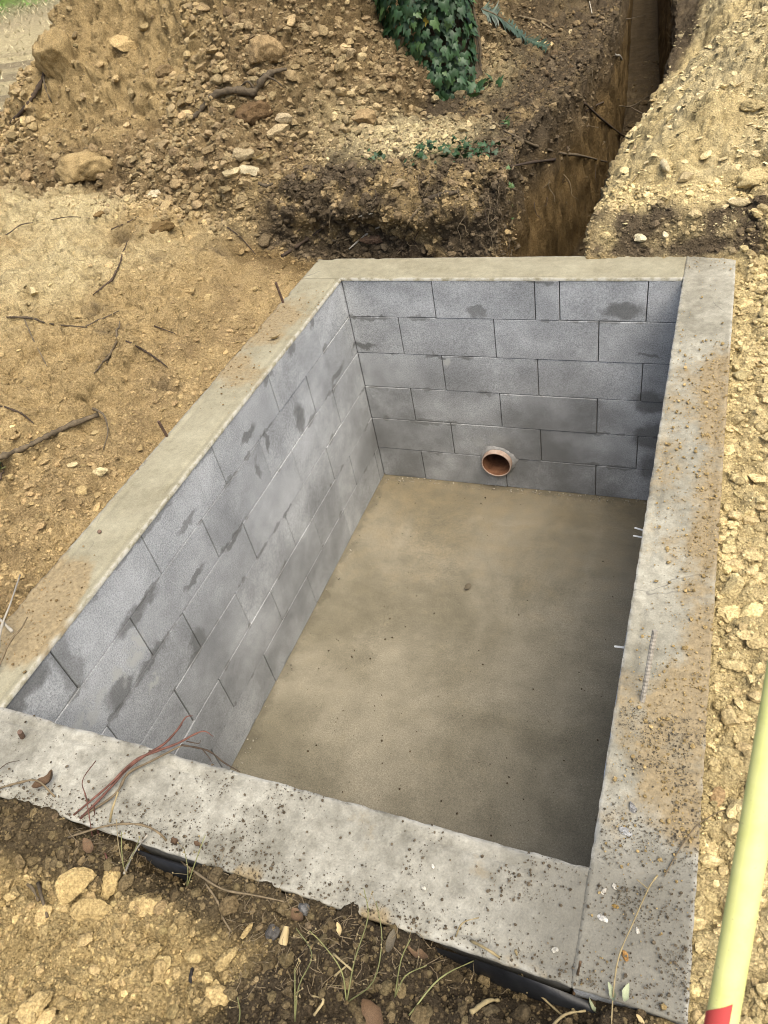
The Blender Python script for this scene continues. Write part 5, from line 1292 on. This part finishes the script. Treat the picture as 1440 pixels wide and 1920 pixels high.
# conifer-like fern frond
pf = [at(905, 28, .03), at(930, 42, .04), at(955, 62, .05), at(985, 84, .04), at(1030, 100, .03)]
fr = empty('fern_frond', pf[0]); tag(fr, 'dark green frond with silvery leaflets lying right of the ivy', 'fern')
V, F = tube_np([p - pf[0] for p in pf], [.006, .005, .004, .003, .002], 5, 5); obj('stem', poly_mesh('stem', V, F, M_BARK), fr)
V, F = [], []
for i in range(60):
    t = i / 60 * 3.95; k = int(t); c = pf[k].lerp(pf[k + 1], t - k) - pf[0]; dr = (pf[k + 1] - pf[k]).normalized(); sd_ = dr.cross(Vector((0, -.5, .8))).normalized()
    for sg in (-1, 1):
        ln = .085 * (1 - .5 * i / 60) * rng.uniform(.8, 1.1); tip = c + (sd_ * sg + dr * .5).normalized() * ln + Vector((0, 0, rng.normal(.0, .012)))
        n = len(V); V += [c - dr * .008, c + dr * .008, (c + tip) / 2 + dr * .011 + Vector((0, 0, .006)), tip]; F += [(n, n + 1, n + 2), (n, n + 2, n + 3)]
o = obj('leaflets', poly_mesh('leaflets', V, F, M_FERN, False), fr); tag(o, kind='stuff')

# thin flowering weeds in front of the near rim
def weed(u, v, tips, label):
    p0 = at(u, v); root = empty('weed', p0); tag(root, label, 'weed')
    for tp in tips:
        pts = [Vector((0, 0, 0))]
        for (uu_, vv_, z) in tp: pts.append(upz(uu_, vv_, p0.z + z) - p0)
        V, F = tube_np(pts, [.0013, .0011, .0008], 5, 4); obj('stem', poly_mesh('stem', V, F, M_GREENSTEM), root)
        T = []
        for k in range(len(pts) - 1):
            for s in range(2):
                c = pts[k].lerp(pts[k + 1], rng.uniform(.3, 1)) ; e = c + Vector((rng.normal(0, .010), rng.normal(0, .01), .010))
                T.append(tube_np([c, e], [.0006, .0004], 3, 2)); T.append(tube_np([e, e + Vector((0, 0, .004))], [.0018, .0012], 5, 2))
        V, F = join_tubes(T); tag(obj('seed_head', poly_mesh('seed_head', V, F, M_STRAW), root), kind='stuff')
weed(650, 1880, [[(665, 1800, .05), (690, 1720, .10), (682, 1665, .13)], [(640, 1820, .05), (605, 1770, .09), (580, 1745, .11)], [(700, 1840, .05), (716, 1760, .1), (705, 1690, .13)]], 'thin branching weed with tiny buds before the near rim')
weed(553, 1915, [[(560, 1850, .04), (585, 1790, .08), (555, 1740, .10)], [(553, 1860, .04), (553, 1815, .06)]], 'small spindly weed left of the branching weed')
weed(740, 1870, [[(760, 1830, .04), (800, 1810, .06)], [(752, 1800, .06), (770, 1760, .09)]], 'yellowish weed beside the brown curled leaf')
weed(350, 1665, [[(365, 1620, .05), (385, 1565, .09)], [(352, 1630, .04), (345, 1590, .06)]], 'green wisp leaning on the near rim')
weed(232, 1630, [[(228, 1590, .04), (228, 1560, .06)], [(250, 1600, .04), (262, 1570, .06)]], 'dry wisp in the left gap under the near rim')
weed(448, 1920, [[(450, 1895, .03), (445, 1870, .05)]], 'tiny green weed cut by the bottom edge')

# dark plant debris in the gap soil: fine fibres
def fibres(name, n, pxbox, label, mat, lo, hi):
    V, F = [], []
    for i in range(n):
        p = at(rng.uniform(pxbox[0], pxbox[2]), rng.uniform(pxbox[1], pxbox[3]), .004)
        if in_rim(p.x, p.y) or p.z < -.9: continue
        d = Vector((rng.normal(), rng.normal(), abs(rng.normal(.2, .4)))).normalized(); ln = rng.uniform(lo, hi); s = d.cross(Vector((0, 0, 1))).normalized() * .0006
        k = len(V); mid = p + d * ln * .5 + Vector((rng.normal(0, .004), rng.normal(0, .004), .003))
        V += [p - s, p + s, mid + s, mid - s, p + d * ln]; F += [(k, k + 1, k + 2, k + 3), (k + 3, k + 2, k + 4)]
    o = obj(name, poly_mesh(name, V, F, mat, False)); tag(o, label, 'plant debris', None, 'stuff')
fibres('root_fibres', 420, (420, 1640, 1050, 1860), 'fine dry root fibres in the dark earth below the near rim', M_ROOT, .008, .045)
fibres('root_fibres', 160, (120, 1510, 420, 1640), 'fine dry fibres in the left gap below the near rim', M_ROOT, .01, .05)
fibres('root_fibres', 420, (560, 310, 960, 475), 'fine root fibres matted in the dark bank', M_ROOTD, .015, .07)
fibres('root_fibres', 420, (900, 20, 1160, 420), 'fine root fibres in the earth beside the trench', M_ROOT, .02, .09)
fibres('root_fibres', 260, (1090, 395, 1400, 472), 'fine root fibres at the foot of the sandy heap', M_ROOT, .01, .05)
fibres('root_fibres', 200, (1240, 0, 1440, 110), 'fine root fibres on the far bank beyond the heap', M_ROOT, .02, .10)

# ------------------------------------------------------------------ far field
def blades(name, n, box, lo, hi, mat, label, test):
    V, F = [], []
    for i in range(n):
        x, y = rng.uniform(box[0], box[1]), rng.uniform(box[2], box[3])
        if not test(x, y): continue
        z = gz(x, y); a = rng.uniform(0, 6.28); ln = rng.uniform(lo, hi); d = Vector((math.cos(a), math.sin(a), rng.uniform(.1, .7))).normalized() * ln
        s = Vector((-math.sin(a), math.cos(a), 0)) * ln * .06; p = Vector((x, y, z - .005)); k = len(V)
        V += [p - s, p + s, p + d]; F.append((k, k + 1, k + 2))
    o = obj(name, poly_mesh(name, V, F, mat, False)); tag(o, label, 'grass', None, 'stuff')
blades('dry_grass', 15000, (-14, -3.2, 1.5, 15), .05, .16, M_DRYGRASS, 'flattened straw coloured grass left of the spoil mound', lambda x, y: 4.2 < math.hypot(x, y) < 17)
blades('grass', 9000, (-24, -8, 8, 22), .10, .25, M_GRASS, 'green grass at the far edge of the field', lambda x, y: 15.5 < math.hypot(x, y) < 27)
pv = []
n = 28
for i in range(n):
    t = 2 * math.pi * i / n; r = .42 * (1 + .25 * math.sin(2 * t + 1) + .15 * math.sin(5 * t)); pv.append((-5.0 + r * 1.5 * math.cos(t), 3.3 + r * math.sin(t), .022))
m_w, nt, b = new_mat('muddy_water'); b.inputs['Base Color'].default_value = (.30, .27, .25, 1); b.inputs['Roughness'].default_value = .12; b.inputs['Specular IOR Level'].default_value = .5
o = obj('puddle', poly_mesh('puddle', pv, [tuple(range(n))], m_w, False)); tag(o, kind='structure')
